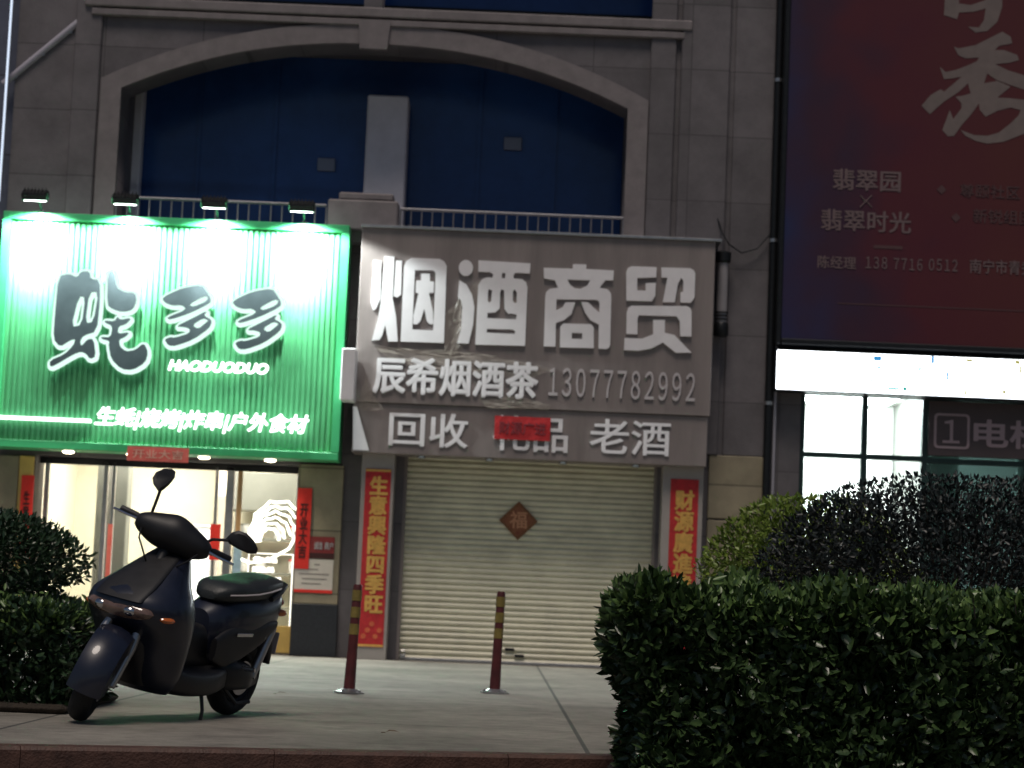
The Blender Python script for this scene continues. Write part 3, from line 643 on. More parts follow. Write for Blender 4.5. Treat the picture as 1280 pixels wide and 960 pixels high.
# ---- couplets
r, x0, x1, z0, z1 = strip('couplet_banner', 452, 484, 586, 809, 25.495, M['red_paper'], 'long red couplet banner with gold characters left of the roller shutter', 'couplet banner')
MB().box(x0, x1, 25.484, 25.488, z1-.03, z1-.005).box(x0, x1, 25.484, 25.488, z0+.005, z0+.03).build('gold_edge', M['gold'], r)
text('lettering', '生意興隆四季旺', x0+.05, z0+.38, 25.488, z1-z0-.46, M['gold'], r, .006, .045, w=x1-x0-.07, vertical=True)
fl = MB()
for i in range(5): fl.lathe((x0+.06+.045*i, 25.487, z0+.12+.07*(i % 3)), (0, -1, 0), [(0, .03), (.002, .03)], 8)
fl.build('gold_flowers', mat('red_gold_print', (.60, .12, .05), .5, var=.4, scale=40), r)
r, x0, x1, z0, z1 = strip('couplet_banner', 835, 870, 599, 815, 25.495, M['red_paper'], 'long red couplet banner with gold characters right of the roller shutter', 'couplet banner')
text('lettering', '财源廣進達三江', x0+.05, z0+.16, 25.488, z1-z0-.28, M['gold'], r, .006, .04, w=x1-x0-.09, vertical=True)
# diamond
x, z = P(648, 651, 25.955); hs = .225
dm = thing('door_diamond', (x, 25.97, z-hs), 'red and gold paper diamond pasted on the roller shutter', 'paper diamond')
plate('paper', [[(x-hs, z), (x, z-hs), (x+hs, z), (x, z+hs)]], 25.955, .004, mat('brown_gold_paper', (.22, .09, .03), .5, var=.3, scale=30), dm)
M['diamond_red'] = mat('brown_red_print', (.20, .045, .02), .5, col2=(.34, .14, .06), scale=16)
plate('paper_centre', [[(x-hs*.82, z), (x, z-hs*.82), (x+hs*.82, z), (x, z+hs*.82)]], 25.950, .004, M['diamond_red'], dm)
text('lettering', '福', x, z-.09, 25.948, .2, mat('rose_print', (.62, .30, .16), .5), dm, .006, .02, center=True)

# ---- left shop notices
def small_strip(pxa, pxb, pya, pyb, lab, s):
    r, x0, x1, z0, z1 = strip('red_strip', pxa, pxb, pya, pyb, 25.775, M['red_bright'], lab, 'red strip')
    text('lettering', s, x0+.035, z0+.12, 25.768, z1-z0-.3, M['dark_ink'], r, .006, .02, w=x1-x0-.07, vertical=True)
small_strip(370, 388, 610, 711, 'tall bright red paper strip on the pier right of the lit doorway', '开业大吉')
small_strip(24, 40, 594, 700, 'red paper strip left of the lit doorway, beside the yellow strip', '生意兴隆')
r, x0, x1, z0, z1 = strip('notice_board', 386, 418, 671, 698, 25.785, mat('dark_red_print', (.25, .03, .03), .5, var=.3, scale=12), 'dark red printed plaque on the stone pier', 'plaque')
MB().box(x0, x1, 25.776, 25.7785, z0, z0+.06).build('dark_band', M['dark_ink'], r)
for i in range(2): text('lettering', '诚信' if i == 0 else '商户', x0+.06+.12*i, z0+.1, 25.776, .09, M['letter_grey'], r, .006, .02, w=.1)
r, x0, x1, z0, z1 = strip('notice_board', 368, 416, 699, 741, 25.787, mat('white_print', (.62, .58, .52), .5, var=.05), 'white notice sheet with a red lower edge on the stone pier', 'notice')
MB().box(x0, x1, 25.776, 25.780, z0, z0+.035).build('red_edge', M['red_bright'], r)
lm = MB()
for i, (a, b) in enumerate(((.5, .65), (.15, .6), (.12, .9), (.2, .85), (.2, .7))):
    zz = z1-.06-i*.055; lm.box(x0+(x1-x0)*a, x0+(x1-x0)*b, 25.778, 25.781, zz-.006, zz+.006)
lm.build('print_lines', mat('grey_print', (.25, .22, .2), .6), r)

# ================================================================== wall fittings on the right
x, z1 = P(905, 313, 25.6); _, z0 = P(903, 420, 25.6)
wl = thing('wall_lantern', (x, 25.65, z0), 'unlit cylindrical wall lantern with dark ringed ends beside the grey sign', 'wall lantern')
MB().lathe((x, 25.65, z0), (0, 0, 1), [(0, .07), (.02, .085), (.14, .085), (.16, .07)]).build('lower_cap', M['dark_metal'], wl, True)
MB().lathe((x, 25.65, z1-.14), (0, 0, 1), [(0, .07), (.02, .09), (.12, .09), (.14, .05)]).build('upper_cap', M['dark_metal'], wl, True)
MB().lathe((x, 25.65, z0+.161), (0, 0, 1), [(0, .062), (z1-z0-.303, .062)]).build('shade', mat('frosted_shade', (.32, .30, .31), .4), wl, True)
rg = MB()
for i in range(3): rg.lathe((x, 25.65, z0+.19+.04*i), (0, 0, 1), [(0, .066), (.004, .078), (.012, .078), (.016, .066)])
rg.build('ring', M['dark_metal'], wl, True)
MB().box(x-.02, x+.02, 25.70, 25.775, (z0+z1)/2-.1, (z0+z1)/2+.1).build('bracket', M['dark_metal'], wl)
cb_ = thing('cable', (2.36, 25.7, 5.2), 'thin black cable sagging from the grey sign corner to the wall lantern and downpipe', 'cable')
MB().tube([(2.30, 25.80, 5.30), (2.38, 25.72, 5.06), (2.45, 25.70, 4.95), (2.60, 25.73, 4.86), (2.78, 25.75, 4.92), (2.93, 25.76, 5.10)], .009, 8).build('wire', M['dark_metal'], cb_, True)
dp = thing('downpipe', (2.97, 25.75, 0), 'dark vertical downpipe running up the corner beside the billboard', 'downpipe')
MB().tube([(2.97, 25.74, 0.05), (2.97, 25.74, 12)], .045, 14).build('pipe', M['dark_metal'], dp, True)
for z in (1.2, 3.1, 5.0, 6.9): MB().lathe((2.97, 25.74, z), (0, 0, 1), [(0, .052), (.04, .052)]).build('clamp', M['steel'], dp, True)
cd = thing('conduit', (3.05, 25.76, 0), 'thin pale vertical conduit between the dark downpipe and the billboard', 'conduit')
MB().tube([(3.045, 25.74, 0.05), (3.045, 25.74, 12)], .018, 10).build('pipe', mat('pale_conduit', (.30, .29, .33), .4), cd, True)
# conduit brace at upper left and the white light line at the edge
x0, z0 = P(3, 104, 25.8); x1, z1 = P(101, 24, 25.8); x2, z2 = P(111, 32, 25.8)
pb = thing('diagonal_pipe', (x0, 25.8, z0), 'pale pipe running diagonally up the wall at the upper left', 'pipe')
MB().tube([(x0, 25.84, z0), (x1-.04, 25.84, z1-.03), (x1, 25.84, z1), (x1+.03, 25.85, z1-.015), (x2, 25.87, z2)], .04, 12).build('pipe', mat('pale_pipe', (.40, .38, .44), .45), pb, True)
for t in (.15, .5, .85): MB().box(x0+(x1-x0)*t-.03, x0+(x1-x0)*t+.03, 25.82, 25.965, z0+(z1-z0)*t-.045, z0+(z1-z0)*t-.02).build('clip', M['steel'], pb)
x0, z0 = P(4, 150, 25.6)
wp = thing('light_strip', (x0-.05, 25.7, 4.9), 'thin vertical white light strip at the left edge of the building', 'light strip')
MB().box(x0-.035, x0+.0, 25.72, 25.76, 5.1, 11).build('profile', M['steel'], wp)
MB().box(x0-.03, x0-.008, 25.712, 25.718, 5.1, 11).build('diffuser', emis('cool_strip_glow', (.72, .82, 1), 1.1), wp)

# ================================================================== RIGHT: billboard, light box, windows
YB = 25.55
bx0 = P(975, 250, YB)[0]; bz0 = P(971, 430, YB)[1]
bb = thing('billboard', (bx0+2, 25.6, bz0), 'huge dark red and navy printed billboard with white calligraphy', 'billboard')
MB().box(bx0+.06, 8.2, YB, YB+.04, bz0+.07, 11.5).build('printed_sheet', M['board'], bb)
MB().box(bx0, bx0+.058, YB-.03, YB+.2, bz0, 11.5, .01).box(bx0+.06, 8.2, YB-.03, YB+.2, bz0, bz0+.068, .01).build('frame', M['dark_metal'], bb)
bl = mat('billboard_white_print', (.155, .105, .108), .5); bl2 = mat('billboard_faint_print', (.085, .04, .042), .5); bl3 = mat('billboard_big_print', (.17, .135, .125), .5, var=.1)
def bt(s, pxa, pxb, pyt, pyb, mt, bold=.012, sp=1):
    Y = YB-.002; pm = (pyt+pyb)/2; x0, _ = P(pxa, pm, Y); x1, _ = P(pxb, pm, Y); _, zt = P((pxa+pxb)/2, pyt, Y); _, zb = P((pxa+pxb)/2, pyb, Y)
    text('lettering', s, x0, zb, Y, zt-zb, mt, bb, .0055, bold, w=x1-x0, spacing=sp)
bt('翡翠园', 1041, 1126, 212, 239, bl, .022); bt('翡翠时光', 1026, 1139, 263, 290, bl, .018)
MB_x = []
for a, b in (((1075, 244), (1090, 259)), ((1090, 244), (1075, 259))):
    (xa, za), (xb, zb) = P(*a, YB-.004), P(*b, YB-.004 - (.003 if a[0] == 1090 else 0))
    MB().tube([(xa, YB-.004, za), (xb, YB-.004-(.003 if a[0] == 1090 else 0), zb)], .007, 4, ).build('cross_stroke', bl, bb)
bt('陈经理', 1022, 1070, 320, 336, bl, .012)
bt('138', 1082, 1109, 321, 336, bl, .008, .6); bt('7716', 1117, 1153, 323, 338, bl, .008, .6); bt('0512', 1161, 1197, 324, 339, bl, .008, .6)
bt('南宁市青秀', 1212, 1292, 325, 343, bl, .012)
bt('尊颐社区', 1200, 1275, 231, 248, bl2, .01); bt('新锐组团社区', 1216, 1330, 263, 281, bl2, .01)
MB().box(P(1092, 309, YB)[0], P(1128, 309, YB)[0], YB-.005, YB-.001, P(1110, 311, YB)[1], P(1110, 307, YB)[1]).build('small_print', bl2, bb)
for px, py in ((1177, 237), (1195, 272)):
    x, z = P(px, py, YB-.004); plate('bullet', [[(x-.055, z), (x, z-.055), (x+.055, z), (x, z+.055)]], YB-.006, .004, bl2, bb)
MB().box(bx0+.7, 8, YB-.004, YB-.001, P(1150, 384, YB)[1], P(1150, 384, YB)[1]+.012).build('thin_rule', bl2, bb)
def o3(pts): return zoomed(1130, 0, .2083, pts, YB-.004)
xiu = [[(300,280),(330,290),(430,270),(520,225),(590,190),(640,220),(650,260),(570,275),(545,300),(600,300),(680,330),(690,360),(640,375),(550,385),(620,420),(730,455),(900,520),(900,560),(730,540),(640,510),(555,480),(500,440),(480,500),(560,485),(640,520),(560,585),(640,590),(730,600),(830,640),(860,720),(800,780),(700,810),(600,850),(500,862),(430,845),(370,815),(340,780),(420,810),(500,815),(570,795),(640,740),(690,690),(700,660),(640,645),(560,665),(490,700),(455,660),(450,620),(400,690),(350,745),(300,815),(265,818),(230,780),(260,700),(275,660),(295,715),(345,650),(345,620),(310,580),(350,575),(400,560),(385,500),(330,550),(240,610),(155,685),(105,635),(160,570),(220,535),(240,550),(300,500),(345,460),(290,470),(240,475),(215,400),(250,432),(310,420),(400,385),(440,365),(450,345),(370,350),(325,330)]]
plate('calligraphy', [o3(p) for p in xiu], YB-.004, .003, bl3, bb)
upper = [[(255,-200),(330,-200),(330,20),(400,30),(490,0),(490,-160),(585,-180),(590,40),(560,130),(500,185),(430,195),(385,160),(450,165),(480,120),(490,50),(420,70),(330,75),(318,115),(240,90)]]
plate('calligraphy', [o3(p) for p in upper], YB-.004, .003, bl3, bb)
# wall behind
rb = bld
MB().box(3.02, 9, 26.0, 26.2, 3.75, 12).build('wall', M['stone'], rb)
xw0, _ = P(1001, 540, 25.9); 
MB().box(3.01, xw0-.02, 25.80, 26.2, 0, 3.36).build('wall', M['stone'], rb)
# light box
lx0, lz1 = P(970, 437, 25.5); _, lz0 = P(970, 486, 25.5)
lb = thing('light_box', (lx0+2, 25.6, lz0), 'long glowing white light box sign below the billboard', 'light box')
MB().box(lx0, 8.2, 25.52, 25.95, lz0-.012, lz1+.012, .01).build('casing', M['dark_metal'], lb)
MB().box(lx0+.015, 8.18, 25.505, 25.519, lz0, lz1, .01).build('face', M['lightbox'], lb)
cols = [((.05, .35, .75), [(1097, 448, 10, 6), (1099, 459, 5, 3), (1184, 470, 3, 11), (1166, 450, 4, 9), (1150, 461, 3, 5)]), ((.03, .45, .40), [(1117, 486, 14, 3), (1131, 486, 5, 5), (1089, 475, 5, 3)]), ((.45, .42, .12), [(1207, 491, 3, 6), (1255, 490, 4, 5), (1272, 452, 6, 5), (1276, 462, 3, 10), (1212, 446, 8, 4)])]
for c_, ps in cols:
    mm = mat('box_print', c_, .5, emit=c_, estr=.5)
    for px, py, a, b in ps:
        x, z = P(px, py, 25.5); z = max(lz0+.03, min(lz1-.03, z)); MB().box(x-a*.0046, x+a*.0046, 25.498, 25.503, z-b*.0046, z+b*.0046).build('printed_mark', mm, lb)
# windows
wy = 25.92
wz1 = P(1080, 497, wy)[1]
def vbar(px, wd, z0=0.0, z1=None, py=540, y0=25.86): 
    x, _ = P(px, py, wy); MB().box(x-wd/2, x+wd/2, y0, 25.97, z0, z1 or wz1, .006).build('window_frame', M['teal_frame'], bld); return x
xa = vbar(1002, .06); xb = vbar(1080, .07); xc = vbar(1155, .06)
xe = vbar(1280, .06, py=600)
MB().box(xa-.03, 8.2, 25.862, 25.968, wz1+.001, wz1+.075, .006).build('window_frame', M['teal_frame'], bld)
z = P(1080, 571, wy)[1]
MB().box(xa-.03, xc+.03, 25.858, 25.972, z-.03, z+.03, .006).build('window_frame', M['teal_frame'], bld)
zd = P(1215, 575, wy)[1]
MB().box(xc-.03, 8.2, 25.857, 25.973, zd-.06, zd, .006).build('window_frame', M['teal_frame'], bld)
MB().box(xa-.03, 8.2, 25.859, 25.971, .0, .12, .006).build('window_frame', M['teal_frame'], bld)
for a, b in ((xa, xb), (xb, xc), (xc, xe), (xe, 8)):
    MB().box(a+.03, b-.03, 25.915, 25.921, .12, min(wz1, 9)).build('window_pane', M['tealglass'] if a >= xc else M['glass'], bld)
# room behind the windows
MB().box(3.2, 3.3, 26.21, 29.5, 0, 3.4).box(3.3, 8.5, 29.4, 29.5, 0, 3.4).box(3.0, 8.5, 26.0, 29.5, 3.4, 3.5).build('lobby_walls', M['white_wall'], bld)
MB().box(3.3, xc+.05, 28.3, 28.36, 0, 3.39).build('lobby_walls', M['white_wall'], bld)
MB().box(3.3, 8.5, 26, 29.4, .004, .02).build('lobby_floor', M['grey_cab'], bld)
MB().box(3.5, xc-.1, 26.7, 27.9, 3.36, 3.395).build('ceiling_light', M['ceil_cool'], bld)
MB().box(xc-.35, xc-.26, 27.9, 28.0, 0.02, 3.3, .01).build('lobby_column', M['white_wall'], bld)
MB().box(xc+.06, xc+.16, 26.3, 29.3, 0.02, 3.39).build('lobby_partition', M['grey_cab'], bld)
MB().box(P(1165, 600, 26.6)[0], P(1200, 600, 26.6)[0], 26.7, 26.8, .02, 3.3, .01).build('lobby_column', M['white_wall'], bld)
MB().box(P(1274, 600, 26.6)[0], P(1300, 600, 26.6)[0], 26.7, 26.8, .02, 3.3, .01).build('lobby_column', M['white_wall'], bld)
MB().box(xc+.5, xc+1.0, 27.6, 27.9, 3.37, 3.395).build('ceiling_light', M['ceil_cool'], bld)
# lift sign
ex0, ez1 = P(1160, 502, 25.84); _, ez0 = P(1200, 571, 25.84); ez1 = P(1218, 503, 25.84)[1]
es = thing('lift_sign', (ex0+1, 25.85, ez0), 'dark brown sign reading 1 in a square beside pale characters, above the lobby doors', 'lift sign')
MB().box(xc+.032, 8.1, 25.815, 25.855, ez0, ez1, .006).build('panel', M['brown_sign'], es)
pk = mat('pale_rose_print', (.36, .27, .29), .5)
bxa, bza = P(1167, 561, 25.81); bxb, _ = P(1212, 540, 25.81); _, bzb = P(1190, 517, 25.81); bza = P(1190, 561, 25.81)[1]
def rr(x0, x1, z0, z1, r_):
    pts = []
    for cx_, cz_, a0 in ((x1-r_, z1-r_, 0), (x0+r_, z1-r_, 90), (x0+r_, z0+r_, 180), (x1-r_, z0+r_, 270)):
        for k_ in range(5): a = rad(a0+22.5*k_); pts.append((cx_+r_*math.cos(a), cz_+r_*math.sin(a)))
    return pts
plate('square_border', [rr(bxa, bxb, bza, bzb, .05), rr(bxa+.028, bxb-.028, bza+.028, bzb-.028, .03)], 25.805, .008, pk, es)
xm, zm = P(1189, 540, 25.81); text('lettering', '1', xm, zm-.13, 25.812, .27, pk, es, .008, .005, center=True)
x0, _ = P(1217, 540, 25.81); z0 = P(1240, 560, 25.81)[1]
text('lettering', '电梯', x0, z0, 25.812, .33, pk, es, .008, .022, w=.86)

# ================================================================== BOLLARDS
def bollard(px, py, pyt, lab, lean, first=None):
    # ground point under the photo's base
    d = CR*((px-640)/F_PX) - CU*((py-480)/F_PX) + _F; t = -CAMH/d.z; X, Y = d.x*t, d.y*t
    r = thing('bollard', (X, Y, 0), lab, 'bollard', 'striped bollards on the forecourt'); H = P(px, pyt, Y)[1]
    if first:
        r.rotation_euler = (0, lean, rad(40))
        for ch in first.children: c_ = ch.copy(); COL.objects.link(c_); c_.parent = r
        return r
    bpy.context.view_layer.update()
    sky_ = []
    MB().lathe((X, Y, 0), (0, 0, 1), [(.014, .046), (.03, .042), (H*.46, .035), (H*.98, .032), (H, .026)], 20).build('post', mat('bollard_red', (.085, .014, .014), .45, var=.4, scale=9), r, True)
    for k in range(3):
        z = H*(.54+.155*k); MB().lathe((X, Y, z), (0, 0, 1), [(0, .0362), (.075, .0352)], 20).build('reflective_band', mat('faded_yellow_band', (.22, .165, .04), .4, var=.35, scale=14) if k == 0 else bpy.data.materials['faded_yellow_band'], r, True)
    MB().lathe((X, Y, 0), (0, 0, 1), [(.002, .11), (.012, .11), (.02, .08), (.035, .052)], 8).build('base_flange', M['steel'], r)
    for k in range(4):
        a = k*math.pi/2+.4; MB().lathe((X+.085*math.cos(a), Y+.085*math.sin(a), 0), (0, 0, 1), [(.010, .012), (.028, .012), (.03, .006)], 6).build('bolt', M['steel'], r)
    r.rotation_euler = (0, lean, 0)
    return r
b1 = bollard(618, 867, 739, 'red and yellow banded bollard standing before the middle of the roller shutter', rad(1.5))
b2 = bollard(436, 867, 740, 'red and yellow banded bollard standing before the left couplet banner', rad(2.5), b1)

for px, py in ((490, 917), (352, 868)):
    d = CR*((px-640)/F_PX) - CU*((py-480)/F_PX) + _F; t = -CAMH/d.z; X, Y = d.x*t, d.y*t
    lf_ = thing('fallen_leaf', (X, Y, 0), 'small dry leaf lying on the pavement ' + ('near the kerb' if px == 490 else 'right of the scooter'), 'leaf')
    MB().add([(X-.035, Y, .004), (X-.012, Y-.016, .014), (X+.02, Y-.012, .012), (X+.04, Y+.004, .006), (X+.015, Y+.016, .016), (X-.015, Y+.014, .018)], [(0, 1, 5), (1, 2, 4, 5), (2, 3, 4)]).build('blade', mat('dry_leaf', (.10, .05, .02), .8), lf_)
    MB().tube([(X-.034, Y, .005), (X-.055, Y+.006, .004)], .0018, 5).build('stalk', bpy.data.materials['dry_leaf'], lf_)
# ================================================================== LEAVES
def leaves(name, pts, nrm, L, W, mt, parent, up=.3):
    n = len(pts); v = np.zeros((n, 6, 3)); 
    d = nrm*.7 + rng.normal(0, .75, (n, 3)); d[:, 2] += up; d /= np.linalg.norm(d, axis=1)[:, None]
    s = np.cross(d, rng.normal(0, 1, (n, 3))); s /= np.linalg.norm(s, axis=1)[:, None]; u = np.cross(d, s)
    l = (L*rng.uniform(.6, 1.25, n))[:, None]; w_ = (W*rng.uniform(.7, 1.2, n))[:, None]
    v[:, 0] = pts; v[:, 1] = pts+d*l*.35+s*w_*.5+u*w_*.12; v[:, 2] = pts+d*l*.75+s*w_*.36+u*w_*.05-u*l*.04; v[:, 3] = pts+d*l-u*l*.10
    v[:, 4] = pts+d*l*.75-s*w_*.36+u*w_*.05-u*l*.04; v[:, 5] = pts+d*l*.35-s*w_*.5+u*w_*.12
    # fold along the midrib: two quads
    base = (np.arange(n)*6)[:, None]
    f = np.concatenate([base+np.array([0, 1, 2, 3]), base+np.array([0, 3, 4, 5])])
    me = bpy.data.meshes.new(name); me.from_pydata(v.reshape(-1, 3).tolist(), [], f.tolist()); me.update()
    return link(name, me, mt, parent, True)
def box_shell(x0, x1, y0, y1, z0, z1, n, rnd=.12, lump=.05, depth=.10):
    """points near the surface of a clipped, slightly lumpy hedge"""
    A = [('f', (x1-x0)*(z1-z0)), ('t', (x1-x0)*(y1-y0)), ('l', (y1-y0)*(z1-z0)), ('r', (y1-y0)*(z1-z0)), ('b', (x1-x0)*(z1-z0)*.4)]
    tot = sum(a for _, a in A); P_, N_ = [], []
    for k_, a in A:
        m_ = int(n*a/tot); u = rng.random(m_); v_ = rng.random(m_)
        if k_ == 'f': p = np.c_[x0+(x1-x0)*u, np.full(m_, y0), z0+(z1-z0)*v_]; q = (0, -1, 0)
        if k_ == 'b': p = np.c_[x0+(x1-x0)*u, np.full(m_, y1), z0+(z1-z0)*v_]; q = (0, 1, 0)
        if k_ == 't': p = np.c_[x0+(x1-x0)*u, y0+(y1-y0)*v_, np.full(m_, z1)]; q = (0, 0, 1)
        if k_ == 'l': p = np.c_[np.full(m_, x0), y0+(y1-y0)*u, z0+(z1-z0)*v_]; q = (-1, 0, 0)
        if k_ == 'r': p = np.c_[np.full(m_, x1), y0+(y1-y0)*u, z0+(z1-z0)*v_]; q = (1, 0, 0)
        P_.append(p); N_.append(np.tile(q, (m_, 1)).astype(float))
    p = np.concatenate(P_); q = np.concatenate(N_)
    c = np.c_[np.clip(p[:, 0], x0+rnd, x1-rnd), np.clip(p[:, 1], y0+rnd, y1-rnd), np.minimum(p[:, 2], z1-rnd)]
    dlt = p-c; ln_ = np.linalg.norm(dlt, axis=1)[:, None]+1e-6; q2 = dlt/ln_
    p = c+q2*rnd
    lm_ = lump*(np.sin(p[:, 0]*7+1)*np.cos(p[:, 1]*6+p[:, 2]*8)+.6*np.sin(p[:, 0]*17+p[:, 2]*13))
    p = p+q2*(lm_-depth*rng.random(len(p))**1.6)[:, None]
    return p, q2
def core(name, x0, x1, y0, y1, z0, z1, parent, mt, mb=None):
    """twiggy inside of a hedge"""
    mb = mb or MB(); n = int((x1-x0)*(y1-y0)*260)
    for i in range(n):
        x, y = random.uniform(x0, x1), random.uniform(y0, y1); h = random.uniform(.6, 1)*(z1-z0)
        mb.tube([(x, y, z0), (x+random.uniform(-.05, .05), y+random.uniform(-.05, .05), z0+h*.5), (x+random.uniform(-.12, .12), y+random.uniform(-.12, .12), z0+h)], [.006, .004, .002], 4)
    return mb.build('stems', mt, parent)
def hedge(x0, x1, y0, y1, z0, z1, n, mt, lab, L=.06, W=.028, lump=.025, taper=0):
    r = thing('hedge', ((x0+x1)/2, (y0+y1)/2, z0), lab, 'hedge')
    p, q = box_shell(x0, x1, y0, y1, z0, z1, n, lump=lump)
    def tp(a): a[:, 0] += taper*np.clip((z1-a[:, 2])/(z1-z0), 0, 1)*np.clip((x0+1.2-a[:, 0])/1.2, 0, 1); return a
    leaves('foliage', tp(p), q, L, W, mt, r)
    p2, q2 = box_shell(x0+.1, x1-.1, y0+.1, y1-.1, z0, z1-.1, n//2, lump=lump)
    leaves('inner_foliage', tp(p2), q2, L*1.1, W*1.3, mt, r)
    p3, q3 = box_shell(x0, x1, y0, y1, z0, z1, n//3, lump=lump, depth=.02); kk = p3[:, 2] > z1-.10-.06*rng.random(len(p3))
    leaves('young_leaves', tp(p3[kk]), q3[kk], L*.95, W*.9, M['leaf_young'], r, up=.6)  # top leaves in the lighter green, standing in for light from above
    sh = MB(); sp_, sq_ = [], []
    for i in range(46):
        sx_, sy_ = random.uniform(x0+.1, x1-.1), random.uniform(y0+.03, y1-.1); hh = random.uniform(.03, .085); tx, ty = random.uniform(-.03, .03), random.uniform(-.03, .02)
        sh.tube([(sx_, sy_, z1-.06), (sx_+tx*.5, sy_+ty*.5, z1+hh*.5), (sx_+tx, sy_+ty, z1+hh)], [.0025, .002, .0012], 4)
        for j in range(5): sp_.append((sx_+tx*j/4, sy_+ty*j/4, z1+hh*(j/4))); sq_.append((random.uniform(-1, 1), random.uniform(-1, 1), .5))
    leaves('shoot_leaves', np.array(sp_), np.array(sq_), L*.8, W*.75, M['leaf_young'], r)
    core('stems', x0+.12+taper, x1-.12, y0+.12, y1-.12, z0, z1-.14, r, M['twig'], sh)
    return r
hedge(.45, 3.3, 8.95, 10.1, -.03, .74, 30000, M['leaf_hedge'], 'large clipped glossy hedge filling the lower right foreground', L=.062, W=.030, taper=.16, lump=.045)
hedge(-4.6, -2.27, 11.8, 13.2, .04, .55, 15000, M['leaf_left'], 'low dark clipped hedge at the left behind the scooter front wheel')
def bush(cx_, cy_, z0, rx, ry, zc, rz_, n, mt, lab, L, W, name='bush', flat=1.0, stems=16, vol=.5, inner=True, ntw=26):
    r = thing(name, (cx_, cy_, z0), lab, 'bush')
    # a crown of many small twig clusters round limbs
    d = rng.normal(0, 1, (n, 3)); d /= np.linalg.norm(d, axis=1)[:, None]
    k_ = 46; cd_ = rng.normal(0, 1, (k_, 3)); cd_ /= np.linalg.norm(cd_, axis=1)[:, None]; amp = rng.uniform(-.10, .13, k_)
    bumpv = (np.exp(-((d[:, None, :]-cd_[None])**2).sum(2)/.06)*amp[None]).sum(1)
    rad_ = 1+bumpv-vol*rng.random(n)**1.8
    c = np.array([cx_, cy_, zc]); p = c+d*rad_[:, None]*np.array([rx, ry, rz_]); keep = p[:, 2] > z0+.1
    leaves('foliage', p[keep], d[keep], L, W, mt, r, up=.5)
    mb = MB()
    for i in range(stems):
        a = random.uniform(0, 6.28); e = random.uniform(.15, .9); ex, ey = math.cos(a)*e, math.sin(a)*e; top = zc+rz_*math.sqrt(max(.05, 1-e*e))*.9
        mb.tube([(cx_+ex*.1, cy_+ey*.1, z0), (cx_+ex*rx*.45, cy_+ey*ry*.45, (z0+top)/2), (cx_+ex*rx, cy_+ey*ry, top)], [.014, .009, .003], 5)
    for i in range(ntw*6):    # fine twigs poking through the outline
        a = rng.normal(0, 1, 3); a[2] = abs(a[2]); a /= np.linalg.norm(a); e0 = c+a*np.array([rx, ry, rz_])*.8; e1 = c+a*np.array([rx, ry, rz_])*random.uniform(.9, 1.04)+np.array([0, 0, .02])
        mb.tube([tuple(e0), tuple((e0+e1)/2+rng.normal(0, .01, 3)), tuple(e1)], [.003, .0022, .0012], 4)
    mb.build('stems', M['twig'], r)
    return r
# right: two dark bushes with a thin gap between them, yellow-green bush behind
bush(2.36, 11.7, .0, 1.06, .5, .87, .54, 27000, M['leaf_dark'], 'wide dark dome shaped bush behind the hedge, before the bright windows', .036, .016, vol=.5, ntw=20, stems=26)
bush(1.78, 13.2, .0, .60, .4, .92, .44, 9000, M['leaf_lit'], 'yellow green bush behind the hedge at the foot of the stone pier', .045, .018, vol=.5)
bush(-2.98, 12.8, .04, .56, .45, .81, .27, 9000, M['leaf_left'], 'rounded dark green bush rising above the left hedge', .045, .018, vol=.45)

# ================================================================== SCOOTER
Fp = Vector((-2.05, 11.2, 0)); Rp = Vector((-1.50, 12.42, 0)); WB = (Fp-Rp).length
hd = (Fp-Rp).normalized(); lf = Vector((-hd.y, hd.x, 0)); LEAN = rad(11)
upv = Vector((0, 0, 1))*math.cos(LEAN)+lf*math.sin(LEAN); lfv = lf*math.cos(LEAN)-Vector((0, 0, 1))*math.sin(LEAN)
def W0(p): return Rp + hd*p.x + lfv*p.y + upv*p.z
ax0 = Vector((WB-.03, 0, .22)); ax1 = Vector((WB-.44, 0, .965)); axd = (ax1-ax0).normalized()
RS = Matrix.Rotation(rad(28), 3, axd)
def W1(p): return W0(RS @ (p-ax0) + ax0)
sc = thing('scooter', (Rp.x*.5+Fp.x*.5, Rp.y*.5+Fp.y*.5, 0), 'dark scooter leaning on its side stand before the lit shop', 'scooter')
def secz(z, xb, xf_, hw_, p=2.4, n=24):
    xc_ = (xb+xf_)/2; hx = (xf_-xb)/2; out = []
    for k_ in range(n):
        a = 2*math.pi*k_/n; c_, s_ = math.cos(a), math.sin(a)
        out.append(Vector((xc_+hx*math.copysign(abs(c_)**(2/p), c_), hw_*math.copysign(abs(s_)**(2/p), s_), z)))
    return out
def secx(x, zc_, hw_, hz_, p=2.6, n=24, yc=0):
    out = []
    for k_ in range(n):
        a = 2*math.pi*k_/n; c_, s_ = math.cos(a), math.sin(a)
        out.append(Vector((x, yc+hw_*math.copysign(abs(c_)**(2/p), c_), zc_+hz_*math.copysign(abs(s_)**(2/p), s_))))
    return out
def smoothrings(rows, fn, sub=4):
    """catmull-rom through the section parameters"""
    out = []
    for i in range(len(rows)-1):
        p0, p1, p2, p3 = rows[max(i-1, 0)], rows[i], rows[i+1], rows[min(i+2, len(rows)-1)]
        for s_ in range(sub):
            t = s_/sub
            out.append(fn(*[.5*((2*b)+(-a+c_)*t+(2*a-5*b+4*c_-d_)*t*t+(-a+3*b-3*c_+d_)*t**3) for a, b, c_, d_ in zip(p0, p1, p2, p3)]))
    out.append(fn(*rows[-1])); return out
D = WB-1.30
def sb(name, mb, m_, xf=W0, parent=sc, smooth=True, sharp=40): return mb.build(name, M[m_], parent, smooth, xf=xf, sharp=sharp)
